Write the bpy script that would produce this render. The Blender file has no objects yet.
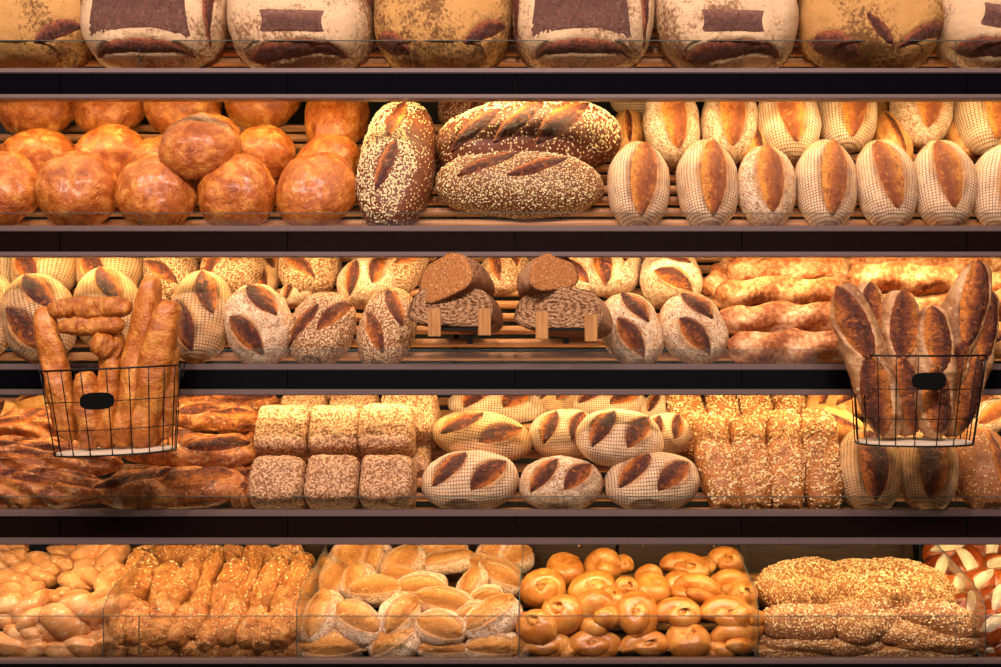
import bpy, bmesh, math, random
from mathutils import Vector, Matrix, noise
random.seed(7)
S = bpy.context.scene
COL = S.collection
PI = math.pi

# ------------------------------------------------------------------ camera, world, lights, exposure
CAM_D, F, PX, PY = 2.95, 1150.0, 560.0, 333.5        # distance to the shelf fronts, focal length in px, vanishing point
cam = bpy.data.cameras.new('camera'); cam_o = bpy.data.objects.new('camera', cam); COL.objects.link(cam_o)
cam.sensor_width = 36; cam.lens = F / 1001 * 36; cam.shift_x = -(PX - 500.5) / 1001
cam_o.location = (0, -CAM_D, 0); cam_o.rotation_euler = (PI / 2, 0, 0)
S.camera = cam_o
S.view_settings.view_transform = 'Standard'; S.view_settings.look = 'None'
S.view_settings.exposure = 0.0; S.view_settings.gamma = 1; S.view_settings.use_curve_mapping = False
w = bpy.data.worlds.new('shop_air'); S.world = w; w.use_nodes = True
w.node_tree.nodes['Background'].inputs[0].default_value = (1.0, 0.80, 0.66, 1); w.node_tree.nodes['Background'].inputs[1].default_value = 0.045

def area(name, loc, target, sx, sy, power, color):
    l = bpy.data.lights.new(name, 'AREA'); l.shape = 'RECTANGLE'; l.size = sx; l.size_y = sy; l.energy = power; l.color = color
    o = bpy.data.objects.new(name, l); COL.objects.link(o); o.location = loc
    o.rotation_euler = (Vector(target) - Vector(loc)).to_track_quat('-Z', 'Y').to_euler()
    return o
for i, x in enumerate((-1.9, -0.95, 0.0, 0.95)):      # shop ceiling spots in front of the shelves
    area('ceiling_spot', (x * 1.2, -2.7, 2.5), (x * 0.95, 0.15, -0.25), 0.22, 0.22, 66, (1.0, 0.80, 0.71))
area('ceiling_panel', (-0.15, -3.0, 3.1), (-0.15, 0.1, -0.2), 3.0, 0.8, 30, (1.0, 0.80, 0.68))
area('front_fill', (-0.2, -4.2, 0.1), (-0.2, 0.1, -0.35), 4.0, 1.2, 26, (1.0, 0.80, 0.72))  # soft fill light added behind the camera to brighten the lower shelf fronts
STRIP_W = 12.0
STRIP_COL = (1.0, 0.74, 0.38)

# ------------------------------------------------------------------ shelf geometry table (pixel rows of the fronts -> metres)
YF = -0.05                                              # depth of the shelf fronts (rails, panels, glass)
def zf(py): return (PY - py) / F * (CAM_D + YF)
#        glass top, rail top, panel top, panel bottom, lower rail bottom, tilt deg, shelf name
ROWS = {1: dict(glass=40, top=69, pt=74, pb=95, bot=99.5, tilt=44, name='top shelf'),
        2: dict(glass=213, top=226, pt=232, pb=252, bot=257, tilt=42, name='second shelf'),
        3: dict(glass=350, top=364, pt=370, pb=389, bot=395, tilt=42, name='middle shelf'),
        4: dict(glass=497, top=510, pt=516, pb=537, bot=544, tilt=40, name='fourth shelf'),
        5: dict(glass=617, top=659, pt=663, pb=684, bot=690, tilt=12, name='bottom shelf')}
Y0 = 0.035
for k, r in ROWS.items():
    r['z'] = zf(r['top']) - 0.004; r['t'] = math.radians(r['tilt'])
    r['n'] = Vector((0, -math.sin(r['t']), math.cos(r['t'])))

# ------------------------------------------------------------------ node helpers
def lin(h):
    h = h.lstrip('#'); c = [int(h[i:i + 2], 16) / 255 for i in (0, 2, 4)]
    return tuple(((v + 0.055) / 1.055) ** 2.4 if v > 0.04045 else v / 12.92 for v in c) + (1,)
class NT:
    def __init__(s, name):
        s.m = bpy.data.materials.new(name); s.m.use_nodes = True; s.t = s.m.node_tree; s.t.nodes.clear()
        s.out = s.t.nodes.new('ShaderNodeOutputMaterial')
    def node(s, typ, ins=None, **at):
        n = s.t.nodes.new(typ)
        for k, v in at.items(): setattr(n, k, v)
        for k, v in (ins or {}).items():
            if v is None: continue
            if isinstance(v, bpy.types.NodeSocket): s.t.links.new(v, n.inputs[k])
            else: n.inputs[k].default_value = v
        return n
    def coord(s, rnd=True):
        c = s.node('ShaderNodeTexCoord').outputs['Object']
        if not rnd: return c
        o = s.node('ShaderNodeObjectInfo').outputs['Random']
        m = s.node('ShaderNodeMath', {0: o, 1: 13.7}, operation='MULTIPLY').outputs[0]
        return s.node('ShaderNodeVectorMath', {0: c, 1: m}, operation='ADD').outputs[0]
    def noise(s, v, sc, det=3, rough=0.55, dist=0):
        return s.node('ShaderNodeTexNoise', {'Vector': v, 'Scale': sc, 'Detail': det, 'Roughness': rough, 'Distortion': dist}).outputs['Fac']
    def vor(s, v, sc, feat='F1', rnd=1.0):
        return s.node('ShaderNodeTexVoronoi', {'Vector': v, 'Scale': sc, 'Randomness': rnd}, feature=feat)
    def math(s, op, a, b=0.0, c=None):
        d = {0: a, 1: b}
        if c is not None: d[2] = c
        return s.node('ShaderNodeMath', d, operation=op).outputs[0]
    def ramp(s, fac, stops):
        n = s.node('ShaderNodeValToRGB', {'Fac': fac}); e = n.color_ramp.elements
        while len(e) < len(stops): e.new(0.5)
        for el, (p, c) in zip(e, stops):
            el.position = p; el.color = lin(c) if isinstance(c, str) else (c, c, c, 1)
        return n.outputs['Color']
    def mix(s, f, a, b, blend='MIX'):
        n = s.node('ShaderNodeMix', None, data_type='RGBA', blend_type=blend)
        for k, v in ((0, f), (6, a), (7, b)):
            if isinstance(v, str): v = lin(v)
            if isinstance(v, bpy.types.NodeSocket): s.t.links.new(v, n.inputs[k])
            else: n.inputs[k].default_value = v
        return n.outputs[2]
    def attr(s, name): return s.node('ShaderNodeAttribute', attribute_name=name).outputs['Fac']
    def xyz(s, v):
        n = s.node('ShaderNodeSeparateXYZ', {0: v}); return n.outputs
    def bump(s, h, st=0.5, d=0.003, nrm=None):
        return s.node('ShaderNodeBump', {'Height': h, 'Strength': st, 'Distance': d, 'Normal': nrm}).outputs[0]
    def finish(s, col, rough=0.6, nrm=None, spec=0.4, sss=0.0, coat=0.0, metal=0.0):
        d = {'Base Color': lin(col) if isinstance(col, str) else col, 'Roughness': rough, 'Normal': nrm, 'Specular IOR Level': spec, 'Metallic': metal, 'Coat Weight': coat, 'Coat Roughness': 0.25}
        b = s.node('ShaderNodeBsdfPrincipled', d)
        s.t.links.new(b.outputs[0], s.out.inputs[0]); return s.m

M = {}
def crust(name, dark, mid, light, rough=0.4, bump=0.5, pits=True, scale=22, coat=0.0, fleck=None):
    t = NT(name); v = t.coord(); n = t.noise(v, scale, 5, 0.6, 0.6)
    c = t.ramp(n, [(0.3, dark), (0.5, mid), (0.72, light)])
    h = t.noise(v, scale * 7, 4, 0.6)
    if pits:
        p = t.vor(v, 95).outputs['Distance']; pm = t.ramp(p, [(0.10, 0.0), (0.24, 1.0)])
        sp = t.ramp(t.noise(v, 30, 2), [(0.5, 0.0), (0.6, 1.0)])
        pp = t.mix(sp, (1, 1, 1, 1), pm); c = t.mix(pp, t.mix(0.55, c, dark), c); h = t.math('ADD', h, t.math('MULTIPLY', pp, 0.6))
    if fleck:
        fl = t.ramp(t.noise(v, 60, 5, 0.7), [(0.55, 0.0), (0.7, 1.0)]); c = t.mix(fl, c, fleck)
    cr = t.ramp(t.noise(v, scale * 3.2, 5, 0.72, 0.8), [(0.36, 1.0), (0.46, 0.0)]); c = t.mix(t.math('MULTIPLY', cr, 0.5), c, dark)
    nb = t.bump(h, min(1.0, bump * 1.4), 0.004)
    nb = t.bump(t.noise(v, scale * 1.8, 3, 0.5, 0.5), bump * 0.8, 0.008, nb)
    M[name] = t.finish(c, rough, nb, coat=coat)
crust('glossy_crust', '#8a3e12', '#b66222', '#de9846', 0.26, 0.9, coat=0.3, scale=26)
crust('roll_crust', '#b06a35', '#c8874f', '#e0ab74', 0.42, 0.3, pits=False, scale=14, fleck='#ecd0ae')
crust('brioche_crust', '#a4581c', '#c57c34', '#dca458', 0.26, 0.25, pits=False, scale=14, coat=0.3)
crust('stick_crust', '#8a4214', '#b86a26', '#dd9a48', 0.36, 0.6, scale=25, coat=0.15)
crust('rustic_crust', '#5a2a14', '#a05826', '#d09048', 0.45, 0.9, scale=26, fleck='#d9b083')
crust('dark_baguette_crust', '#6a3c26', '#a9764a', '#cfa679', 0.5, 0.5, scale=18, pits=False, fleck='#d8bb98')
crust('pretzel_crust', '#5e200a', '#8f3d12', '#b7601f', 0.22, 0.25, pits=False, scale=14, coat=0.4)
crust('plain_crust', '#a8662c', '#c98a46', '#e2b272', 0.5, 0.6, scale=20)

def weave(name, flour, brown, cell=0.0064, soft=0.70, grid=True):
    t = NT(name); v0 = t.coord(False); v = t.coord(); x, y, z = t.xyz(v0)[:3]
    wob = t.math('MULTIPLY', t.noise(v, 14, 2), 2.0); k = PI / cell
    patch = t.noise(v, 16, 4, 0.6)
    fine = t.noise(v, 260, 3, 0.7)
    if grid:
        gx = t.math('ABSOLUTE', t.math('SINE', t.math('ADD', t.math('MULTIPLY', x, k), wob)))
        yz = t.math('MULTIPLY', t.math('ARCTAN2', y, t.math('ADD', z, -0.025)), 0.062 * k)
        gy = t.math('ABSOLUTE', t.math('SINE', t.math('ADD', yz, wob)))
        g = t.math('MINIMUM', gx, gy)
        mask = t.ramp(t.math('ADD', g, t.math('MULTIPLY', t.math('SUBTRACT', fine, 0.5), 1.0)), [(0.12, 0.05), (soft, 1.0)])
    else:
        mask = t.ramp(t.math('ADD', fine, t.math('MULTIPLY', t.math('SUBTRACT', t.noise(v, 90, 4, 0.7), 0.5), 0.5)), [(0.40, 0.0), (0.56, 1.0)])
    pm = t.ramp(patch, [(0.30, 0.55), (0.55, 1.0)])
    e = t.ramp(t.attr('edge'), [(0.0, 1.0), (0.9, 0.25)])
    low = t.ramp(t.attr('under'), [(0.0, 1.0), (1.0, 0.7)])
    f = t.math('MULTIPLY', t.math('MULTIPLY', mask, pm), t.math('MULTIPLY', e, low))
    crustc = t.ramp(t.noise(v, 30, 3), [(0.35, brown), (0.7, '#b27a3f')])
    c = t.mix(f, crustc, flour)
    nb = t.bump(mask, 0.35, 0.0015); nb = t.bump(t.noise(v, 60, 4), 0.5, 0.004, nb)
    M[name] = t.finish(c, 0.75, nb, 0.2)
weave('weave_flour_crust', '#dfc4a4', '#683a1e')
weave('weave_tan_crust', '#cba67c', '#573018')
weave('flour_crust', '#dfc6a8', '#80502e', grid=False)
t = NT('twist_crust'); v0 = t.coord(False); v = t.coord(); x, y, z = t.xyz(v0)[:3]
th = t.math('MULTIPLY', t.math('ARCTAN2', t.math('ADD', z, -0.027), y), 2.0)
wv = t.math('SINE', t.math('ADD', t.math('ADD', th, t.math('MULTIPLY', x, 46)), t.math('MULTIPLY', t.noise(v, 16, 3), 6)))
st = t.math('ADD', t.math('MULTIPLY', wv, 0.10), t.noise(v, 70, 5, 0.7))
c = t.ramp(st, [(0.36, '#84441f'), (0.48, '#ae6b3c'), (0.6, '#c49062'), (0.76, '#dbbb98')])
M['twist_crust'] = t.finish(c, 0.6, t.bump(t.noise(v, 80, 5, 0.7), 0.7, 0.004), 0.3)
weave('white_flour_crust', '#ecd5bc', '#b07a50', grid=False)

def slab(name, base, spot, amount):
    t = NT(name); v = t.coord(); sp = t.noise(v, 120, 6, 0.75); big = t.noise(v, 7, 3, 0.6)
    s2 = t.math('ADD', sp, t.math('MULTIPLY', t.math('SUBTRACT', big, 0.5), 0.9))
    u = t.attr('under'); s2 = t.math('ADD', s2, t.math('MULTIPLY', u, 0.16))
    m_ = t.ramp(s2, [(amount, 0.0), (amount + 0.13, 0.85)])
    c = t.mix(m_, t.mix(t.noise(v, 12, 3), base, t.mix(0.25, lin(base), lin(spot))), spot)
    nb = t.bump(sp, 0.5, 0.003); nb = t.bump(t.noise(v, 25, 5, 0.6), 0.7, 0.008, nb)
    M[name] = t.finish(c, 0.8, nb, 0.2)
slab('slab_tan_crust', '#bd8d52', '#54331a', 0.50)
slab('slab_flour_crust', '#cfae88', '#6e4426', 0.49)

slab('half_crust', '#c09068', '#6a3a20', 0.46)
def score(name, dark, mid, edge, wet=0.45):
    t = NT(name); v = t.coord(); q = t.math('ADD', t.attr('edge'), t.math('MULTIPLY', t.math('SUBTRACT', t.noise(v, 45, 4, 0.65), 0.5), 1.3))
    q = t.math('MULTIPLY_ADD', q, 0.5, 0.5)
    c = t.ramp(q, [(0.06, mid), (0.3, dark), (0.62, mid), (0.86, edge)])
    h = t.noise(v, 110, 6, 0.7, 0.8)
    c = t.mix(t.ramp(h, [(0.38, 0.85), (0.5, 0.0)]), c, dark); c = t.mix(t.ramp(t.noise(v, 70, 4, 0.7, 0.6), [(0.56, 0.0), (0.66, 0.55)]), c, edge)
    nb = t.bump(h, 1.0, 0.008)
    M[name] = t.finish(c, wet, nb, 0.45)
score('score_dark', '#3a160c', '#6b2e15', '#c46c24')
score('score_orange', '#7a3a1a', '#a3561f', '#d98d38', 0.45)
score('score_slab', '#3f1a10', '#6a2f1a', '#96502c', 0.5)
score('score_bake', '#43190c', '#86401a', '#cf7a2c', 0.42)
score('roll_split', '#b06e30', '#cc8c46', '#dea468', 0.5)
score('white_split', '#efd2a4', '#f6e3c4', '#f3d9b0', 0.6)
score('patch_crust', '#55332a', '#6c4437', '#84594a', 0.33)

def seeded(name, base, seed, scale, thr=0.42, seed2=None, rough=0.55):
    t = NT(name); v = t.coord(); vo = t.vor(v, scale); d = vo.outputs['Distance']
    m_ = t.ramp(d, [(thr - 0.12, 1.0), (thr, 0.0)])
    rn = t.xyz(vo.outputs['Color'])[0]
    m_ = t.math('MULTIPLY', m_, t.ramp(rn, [(0.12, 0.0), (0.2, 1.0)]))
    sc = t.mix(t.ramp(rn, [(0.4, 0.0), (0.9, 1.0)]), seed, seed2 or seed)
    b = t.mix(t.noise(v, 25, 4), base, t.mix(0.4, lin(base), (0, 0, 0, 1)))
    c = t.mix(m_, b, sc)
    nb = t.bump(m_, 0.8, 0.003); nb = t.bump(t.noise(v, 50, 4), 0.5, 0.004, nb)
    M[name] = t.finish(c, rough, nb, 0.35)
seeded('sesame_crust', '#7c4a2c', '#e8c88c', 190, 0.44, '#caa05c')
seeded('sparse_sesame_crust', '#6e371c', '#eecf96', 130, 0.34)
seeded('oat_crust', '#94603c', '#cfa47c', 200, 0.68, '#b08058', 0.7)
seeded('speckle_crust', '#96603a', '#dcb88c', 210, 0.62, '#c0946a', 0.7)
seeded('golden_seed_crust', '#a5622e', '#e2b878', 140, 0.36, '#b87840')
seeded('grain_crust', '#a8683a', '#deb07a', 150, 0.45, '#8a5028')
crust('nut_crust', '#8a481c', '#b67034', '#d69a58', 0.4, 1.0, scale=34)

t = NT('flake_mix'); t.finish(t.ramp(t.node('ShaderNodeTexWhiteNoise', {'Vector': t.node('ShaderNodeVectorMath', {0: t.coord(), 1: (0.006, 0.006, 0.006)}, operation='SNAP').outputs[0]}).outputs['Value'], [(0.0, '#8a5028'), (0.3, '#bf8446'), (0.6, '#e0b678'), (1.0, '#f4dfb4')]), 0.55); M['flake_mix'] = t.m
def crumb(name, a, b, spiral):
    t = NT(name); v = t.coord(False); o = t.xyz(v); y, z = o[1], o[2]
    v2 = t.node('ShaderNodeVectorMath', {0: v, 1: (1, 1.0, 1.9)}, operation='MULTIPLY').outputs[0]
    if spiral:
        x2 = t.node('ShaderNodeVectorMath', {0: v, 1: (0, 0.01, -0.06)}, operation='ADD').outputs[0]
        x3 = t.node('ShaderNodeVectorMath', {0: x2, 1: (0, 1.0, 2.2)}, operation='MULTIPLY').outputs[0]
        r = t.node('ShaderNodeVectorMath', {0: x3}, operation='LENGTH').outputs['Value']
        wv = t.math('SINE', t.math('ADD', t.math('MULTIPLY', r, 330), t.math('MULTIPLY', t.noise(v2, 26, 4, 0.7, 1.0), 26)))
        h = t.math('ADD', t.math('MULTIPLY', wv, 0.13), t.noise(v2, 130, 5, 0.7))
        c = t.ramp(h, [(0.30, '#3a2116'), (0.42, a), (0.70, b)])
    else:
        h = t.noise(v, 190, 4, 0.7)
        sd = t.ramp(t.vor(v, 110).outputs['Distance'], [(0.12, 1.0), (0.2, 0.0)])
        c = t.mix(sd, t.ramp(h, [(0.3, '#6b3c20'), (0.45, a), (0.7, b)]), '#e3c79b')
    M[name] = t.finish(c, 0.85, t.bump(h, 0.9, 0.005), 0.15)
crumb('spiral_crumb', '#85593c', '#c49a72', True)
crumb('dense_crumb', '#a86a3a', '#c78a54', False)

def wood(name, a, b, rough=0.5, axis=(1.2, 30, 30)):
    t = NT(name); v = t.node('ShaderNodeVectorMath', {0: t.coord(), 1: axis}, operation='MULTIPLY').outputs[0]
    n = t.noise(v, 6, 4, 0.6, 0.3); M[name] = t.finish(t.ramp(n, [(0.3, a), (0.7, b)]), rough, t.bump(n, 0.15, 0.001), 0.4)
wood('dowel_wood', '#8a5230', '#c08a58'); wood('oak_wood', '#94602f', '#bd8850', 0.5, (30, 30, 2)); wood('dark_wood', '#2a1a10', '#4a2e1a', 0.5)
wood('slat_wood', '#a06c38', '#d09a5a')
def flat(name, col, rough=0.5, metal=0.0, spec=0.4, sc=60, var=0.12):
    t = NT(name); n = t.noise(t.coord(), sc, 3); c = lin(col); d = tuple(x * (1 - var * 2) for x in c[:3]) + (1,)
    M[name] = t.finish(t.mix(n, d, c), rough, None, spec, metal=metal)
flat('black_panel', '#08080c', 0.2, spec=0.04); flat('brown_panel', '#150b0b', 0.3, spec=0.04)
flat('rail_metal', '#6e5a58', 0.45, 0.2); flat('dark_metal', '#15110f', 0.4, 0.5); flat('black_wire', '#0d0b0a', 0.35, 0.4)
flat('tag_black', '#050505', 0.7, spec=0.1); flat('base_cream', '#e2cdb4', 0.7); flat('back_dark', '#0a0706', 0.8); flat('floor_tile', '#6b5a4c', 0.5)
flat('screw_metal', '#c08f50', 0.3, 0.8); flat('seed_pale', '#efd9a8', 0.5); flat('seed_gold', '#dfae58', 0.5); flat('seed_brown', '#8a5226', 0.5)
flat('burnt_crust', '#2c1e12', 0.6); flat('glass_edge', '#4c5a56', 0.3)
t = NT('clear_glass')
tr = t.node('ShaderNodeBsdfTransparent', {0: (0.90, 0.91, 0.90, 1)}); gl = t.node('ShaderNodeBsdfGlossy', {0: (1, 1, 1, 1), 'Roughness': 0.03})
fr = t.node('ShaderNodeFresnel', {'IOR': 1.35}); mx = t.node('ShaderNodeMixShader', {0: t.math('MULTIPLY', fr.outputs[0], 0.45)})
t.t.links.new(tr.outputs[0], mx.inputs[1]); t.t.links.new(gl.outputs[0], mx.inputs[2]); t.t.links.new(mx.outputs[0], t.out.inputs[0]); M['clear_glass'] = t.m
t = NT('led_diffuser'); e_ = t.node('ShaderNodeEmission', {0: STRIP_COL + (1,), 1: 6.0}); t.t.links.new(e_.outputs[0], t.out.inputs[0]); M['led_diffuser'] = t.m

# ------------------------------------------------------------------ object helpers
def link(name, me, parent=None):
    o = bpy.data.objects.new(name, me); COL.objects.link(o)
    if parent: o.parent = parent
    return o
def mesh(name, verts, faces, mat, attrs=None, smooth=True):
    me = bpy.data.meshes.new(name); me.from_pydata([tuple(v) for v in verts], [], faces)
    for m_ in (mat if isinstance(mat, (list, tuple)) else [mat]): me.materials.append(M[m_])
    me.polygons.foreach_set('use_smooth', [smooth] * len(me.polygons))
    for k, vals in (attrs or {}).items():
        a = me.attributes.new(k, 'FLOAT', 'POINT'); a.data.foreach_set('value', vals)
    me.update(); return me
def frombm(name, bm, mat, smooth=False):
    bmesh.ops.recalc_face_normals(bm, faces=bm.faces)
    me = bpy.data.meshes.new(name); bm.to_mesh(me); bm.free()
    for m_ in (mat if isinstance(mat, (list, tuple)) else [mat]): me.materials.append(M[m_])
    me.polygons.foreach_set('use_smooth', [smooth] * len(me.polygons)); return me
def box(bm, x0, x1, y0, y1, z0, z1, bev=0.0, rot=None, pivot=None, mi=0):
    r = bmesh.ops.create_cube(bm, size=1); vs = r['verts']
    for v in vs: v.co = Vector(((x0 + x1) / 2 + v.co.x * (x1 - x0), (y0 + y1) / 2 + v.co.y * (y1 - y0), (z0 + z1) / 2 + v.co.z * (z1 - z0)))
    if bev:
        es = list({e for v in vs for e in v.link_edges}); r2 = bmesh.ops.bevel(bm, geom=es, offset=bev, segments=2, affect='EDGES'); vs = list({v for f in r2['faces'] for v in f.verts} | {v for v in vs if v.is_valid})
    if rot: bmesh.ops.rotate(bm, verts=vs, cent=pivot, matrix=rot)
    for f in {f for v in vs for f in v.link_faces}: f.material_index = mi
    return vs
def tube(bm, pts, radii, seg=12, cap=True, flat_=1.0):
    """sweep with parallel-transported frames and rounded ends"""
    P = [Vector(p) for p in pts]; n = len(P)
    R = radii if isinstance(radii, (list, tuple)) else [radii] * n
    T = [(P[min(i + 1, n - 1)] - P[max(i - 1, 0)]).normalized() for i in range(n)]
    u = T[0].orthogonal().normalized(); rings = []
    for i in range(n):
        u = (u - T[i] * u.dot(T[i])).normalized(); v = T[i].cross(u)
        rings.append([bm.verts.new(P[i] + (u * math.cos(2 * PI * k / seg) + v * math.sin(2 * PI * k / seg) * flat_) * R[i]) for k in range(seg)])
    for i in range(n - 1):
        for k in range(seg): bm.faces.new((rings[i][k], rings[i][(k + 1) % seg], rings[i + 1][(k + 1) % seg], rings[i + 1][k]))
    if cap:
        for ring, i, s in ((rings[0], 0, -1), (rings[-1], n - 1, 1)):
            c = bm.verts.new(P[i] + T[i] * R[i] * 0.35 * s)
            for k in range(seg): bm.faces.new((ring[k], ring[(k + 1) % seg], c))
    return rings
def tag(o, label=None, cat=None, group=None, kind=None):
    if label: o['label'] = label
    if cat: o['category'] = cat
    if group: o['group'] = group
    if kind: o['kind'] = kind
    return o

# ------------------------------------------------------------------ loaf builder
def fbm(p, f, sd, o=3):
    v = 0; a = 1; s = 0
    for i in range(o):
        v += a * noise.noise(p * f + Vector((sd * 7.3, sd * 3.1, sd * 1.7))); s += a; a *= 0.5; f *= 2.1
    return v / s
class Lens:
    def __init__(s, u, v, ang, l, w, bulge=0.004, power=0.8, lip=1, mat='score_dark', rect=False, name='score', pin=0.12):
        s.u, s.v, s.a, s.l, s.w, s.bulge, s.power, s.lip, s.mat, s.rect, s.name, s.pin = u, v, math.radians(ang), l, w, bulge, power, lip, mat, rect, name, pin
    def q(s, x, y, a, b):
        dx, dy = x - s.u * a, y - s.v * b; c, d = math.cos(s.a), math.sin(s.a)
        S_, T_ = (dx * c + dy * d) / s.l, (-dx * d + dy * c) / s.w
        if s.rect:
            return max(abs(S_), abs(T_)), S_, T_
        if abs(S_) >= 0.999: return 9, S_, T_
        return abs(T_) / (1 - S_ * S_) ** s.power, S_, T_
    def xy(s, S_, Tn, a, b):
        if s.rect:
            pinx, piny = 1 - s.pin * (1 - Tn * Tn), 1 - s.pin * (1 - S_ * S_); X, Yv = S_ * s.l * pinx, Tn * s.w * piny
        else: X, Yv = S_ * s.l, Tn * s.w * max(0.0, (1 - S_ * S_)) ** s.power
        c, d = math.cos(s.a), math.sin(s.a)
        return s.u * a + X * c - Yv * d, s.v * b + X * d + Yv * c

PROTO = {}
class Proto: pass
def make_loaf(kind, a, b, c, mat, p=2.2, scores=(), amp=0.004, freq=14, seed=1, N=30, zr=0.75, taper=0.0, twist=0.0, fold=0.0, seeds=None, part='loaf_body', rough=0.0, bend=0.0, groove=None, cut=None, crumb_mat=None):
    """a rounded loaf centred on x,y with its underside at z=0; z axis = scored side; all slashes are parts of their own"""
    zc = c * zr                                            # height of the widest section
    def P(x, y, z):                                        # deform an undeformed surface point (z relative to widest section)
        v = Vector((x, y, z)); g = Vector((math.copysign(abs(x / a) ** (p - 1) / a, x), math.copysign(abs(y / b) ** (p - 1) / b, y), math.copysign(abs(z / c) ** (p - 1) / c, z))).normalized()
        d = amp * fbm(v, freq, seed)
        if rough: d += rough * fbm(v, 75, seed + 3, 2)
        if fold:
            d += fold * (1 - abs(math.sin(fbm(v, 9, seed + 5) * 5 + x * 22)) ** 0.6 * 2)
        if twist:
            th = math.atan2(z, y); d += twist * math.sin(2 * th + x * 46 + fbm(v, 10, seed) * 2.0)
        if groove: d += groove(x, y, z)
        v = v + g * d
        if taper: k = 1 - taper * (v.x / a); v.y *= k; v.z *= k
        if bend: v.y += bend * (v.x / a) ** 2
        v.z = v.z * (zr if v.z < 0 else (2 - zr)) * 1.0
        if v.z < -zc * 0.8: v.z = -zc * 0.8 + (v.z + zc * 0.8) * 0.3
        v.z += zc
        return v, g
    idx = {}; V = []; E = []; U = []; faces = []
    def vert(key, d):
        if key in idx: return idx[key]
        r = (abs(d.x) ** p + abs(d.y) ** p + abs(d.z) ** p) ** (-1 / p)
        x, y, z = d.x * r * a, d.y * r * b, d.z * r * c
        v, g = P(x, y, z); e = 0.0
        if z > 0:
            for L in scores:
                q, s_, t_ = L.q(x, y, a, b)
                if q < 1 and not L.rect: v -= g * 0.006 * (1 - q) ** 0.5; e = 1.0
                elif q < 1: v -= g * 0.003 * min(1, (1 - q) * 6); e = 1.0
                elif q < 1.45 and abs(s_) < 0.99 and not L.rect:
                    k = 1 - (q - 1) / 0.45; e = max(e, k)
                    v += g * 0.0045 * k * (1 if t_ * L.lip > 0 else 0.35) * (1 - s_ * s_)
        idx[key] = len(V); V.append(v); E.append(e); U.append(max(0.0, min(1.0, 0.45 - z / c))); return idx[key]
    rng = [math.tan((i / N * 2 - 1) * PI / 4) for i in range(N + 1)]
    for ax in range(3):
        for sg in (-1, 1):
            g_ = [[0] * (N + 1) for _ in range(N + 1)]
            for i in range(N + 1):
                for j in range(N + 1):
                    d = [0, 0, 0]; d[ax] = sg; d[(ax + 1) % 3] = rng[i]; d[(ax + 2) % 3] = rng[j]
                    key = tuple(round(t_, 5) for t_ in d); g_[i][j] = vert(key, Vector(d))
            for i in range(N):
                for j in range(N):
                    f = (g_[i][j], g_[i + 1][j], g_[i + 1][j + 1], g_[i][j + 1])
                    faces.append(f if sg > 0 else f[::-1])
    pr = Proto(); pr.dims = (a, b, c * (1 + (1 - zr) * 0)); pr.a, pr.b, pr.c = a, b, c; pr.parts = []
    body = mesh(part, V, faces, mat, {'edge': E, 'under': U})
    if cut is not None:
        bm = bmesh.new(); bm.from_mesh(body)
        bmesh.ops.bisect_plane(bm, geom=bm.verts[:] + bm.edges[:] + bm.faces[:], plane_co=(cut, 0, 0), plane_no=(1, 0, 0), clear_outer=True)
        bd = [e for e in bm.edges if e.is_boundary]; loop = []
        e0 = bd[0]; v0, cur = e0.verts; loop = [v0, cur]; prev = e0
        while True:
            ne = [e for e in cur.link_edges if e.is_boundary and e is not prev]
            if not ne: break
            prev = ne[0]; cur = prev.other_vert(cur)
            if cur is v0: break
            loop.append(cur)
        pts = [v.co.copy() for v in loop]; cen = sum(pts, Vector()) / len(pts)
        bm.to_mesh(body); bm.free(); body.polygons.foreach_set('use_smooth', [True] * len(body.polygons))
        n = len(pts); cv = [cen + Vector((0.0015, 0, 0))]; cf = []
        rings = 8
        for r_ in range(1, rings + 1):
            for q_ in pts:
                k = r_ / rings; pnt = cen.lerp(q_, k * 0.995)
                pnt.x += (0.0015 * noise.noise(pnt * 120) if r_ < rings else -0.001) + (0.0015 if r_ < rings else 0)
                cv.append(pnt)
        for i in range(n): cf.append((0, 1 + i, 1 + (i + 1) % n))
        for r_ in range(rings - 1):
            for i in range(n): A_, B_ = 1 + r_ * n + i, 1 + r_ * n + (i + 1) % n; cf.append((A_, A_ + n, B_ + n, B_))
        base = 1 + (rings - 1) * n
        for q_ in pts: cv.append(cen.lerp(q_, 0.97) - Vector((0.006, 0, 0)))
        for i in range(n): cf.append((base + i, base + n + i, base + n + (i + 1) % n, base + (i + 1) % n))
        pr.parts.append(('crumb', mesh('crumb', cv, cf, crumb_mat), None))
    pr.parts.insert(0, (part, body, None))
    for L in scores:
        ns, nt = (30, 12) if not L.rect else (22, 22); sv = []; sf = []; sa = []
        for i in range(ns + 1):
            s_ = -1 + 2 * i / ns
            if not L.rect: s_ = math.sin(s_ * PI / 2) * 0.995
            for j in range(nt + 1):
                tn = -1 + 2 * j / nt
                x, y = L.xy(s_, tn * 1.04, a, b)
                if not L.rect:
                    wv = 0.0022 * noise.noise(Vector((x * 90, y * 90, seed))); x += wv; y += wv
                rr = abs(x / a) ** p + abs(y / b) ** p
                if rr > 0.985: k = (0.985 / rr) ** (1 / p); x *= k; y *= k; rr = 0.985
                z = c * (1 - rr) ** (1 / p)
                v, g = P(x, y, z)
                prof = (1 - tn * tn) if not L.rect else min(1, (1 - max(abs(s_), abs(tn))) * 6)
                rg = (1.3 * noise.noise(Vector((x * 120, y * 120, seed + 9.0))) + 0.7 * noise.noise(Vector((x * 300, y * 300, seed)))) * 0.0022 if not L.rect else 0.0010 * noise.noise(Vector((x * 50, y * 50, seed)))
                off = -0.0022 + L.bulge * prof + rg * min(1, prof * 2) if not L.rect else -0.0004 + 0.001 * prof + rg
                sv.append(v + g * off); sa.append(tn * L.lip)
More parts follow.
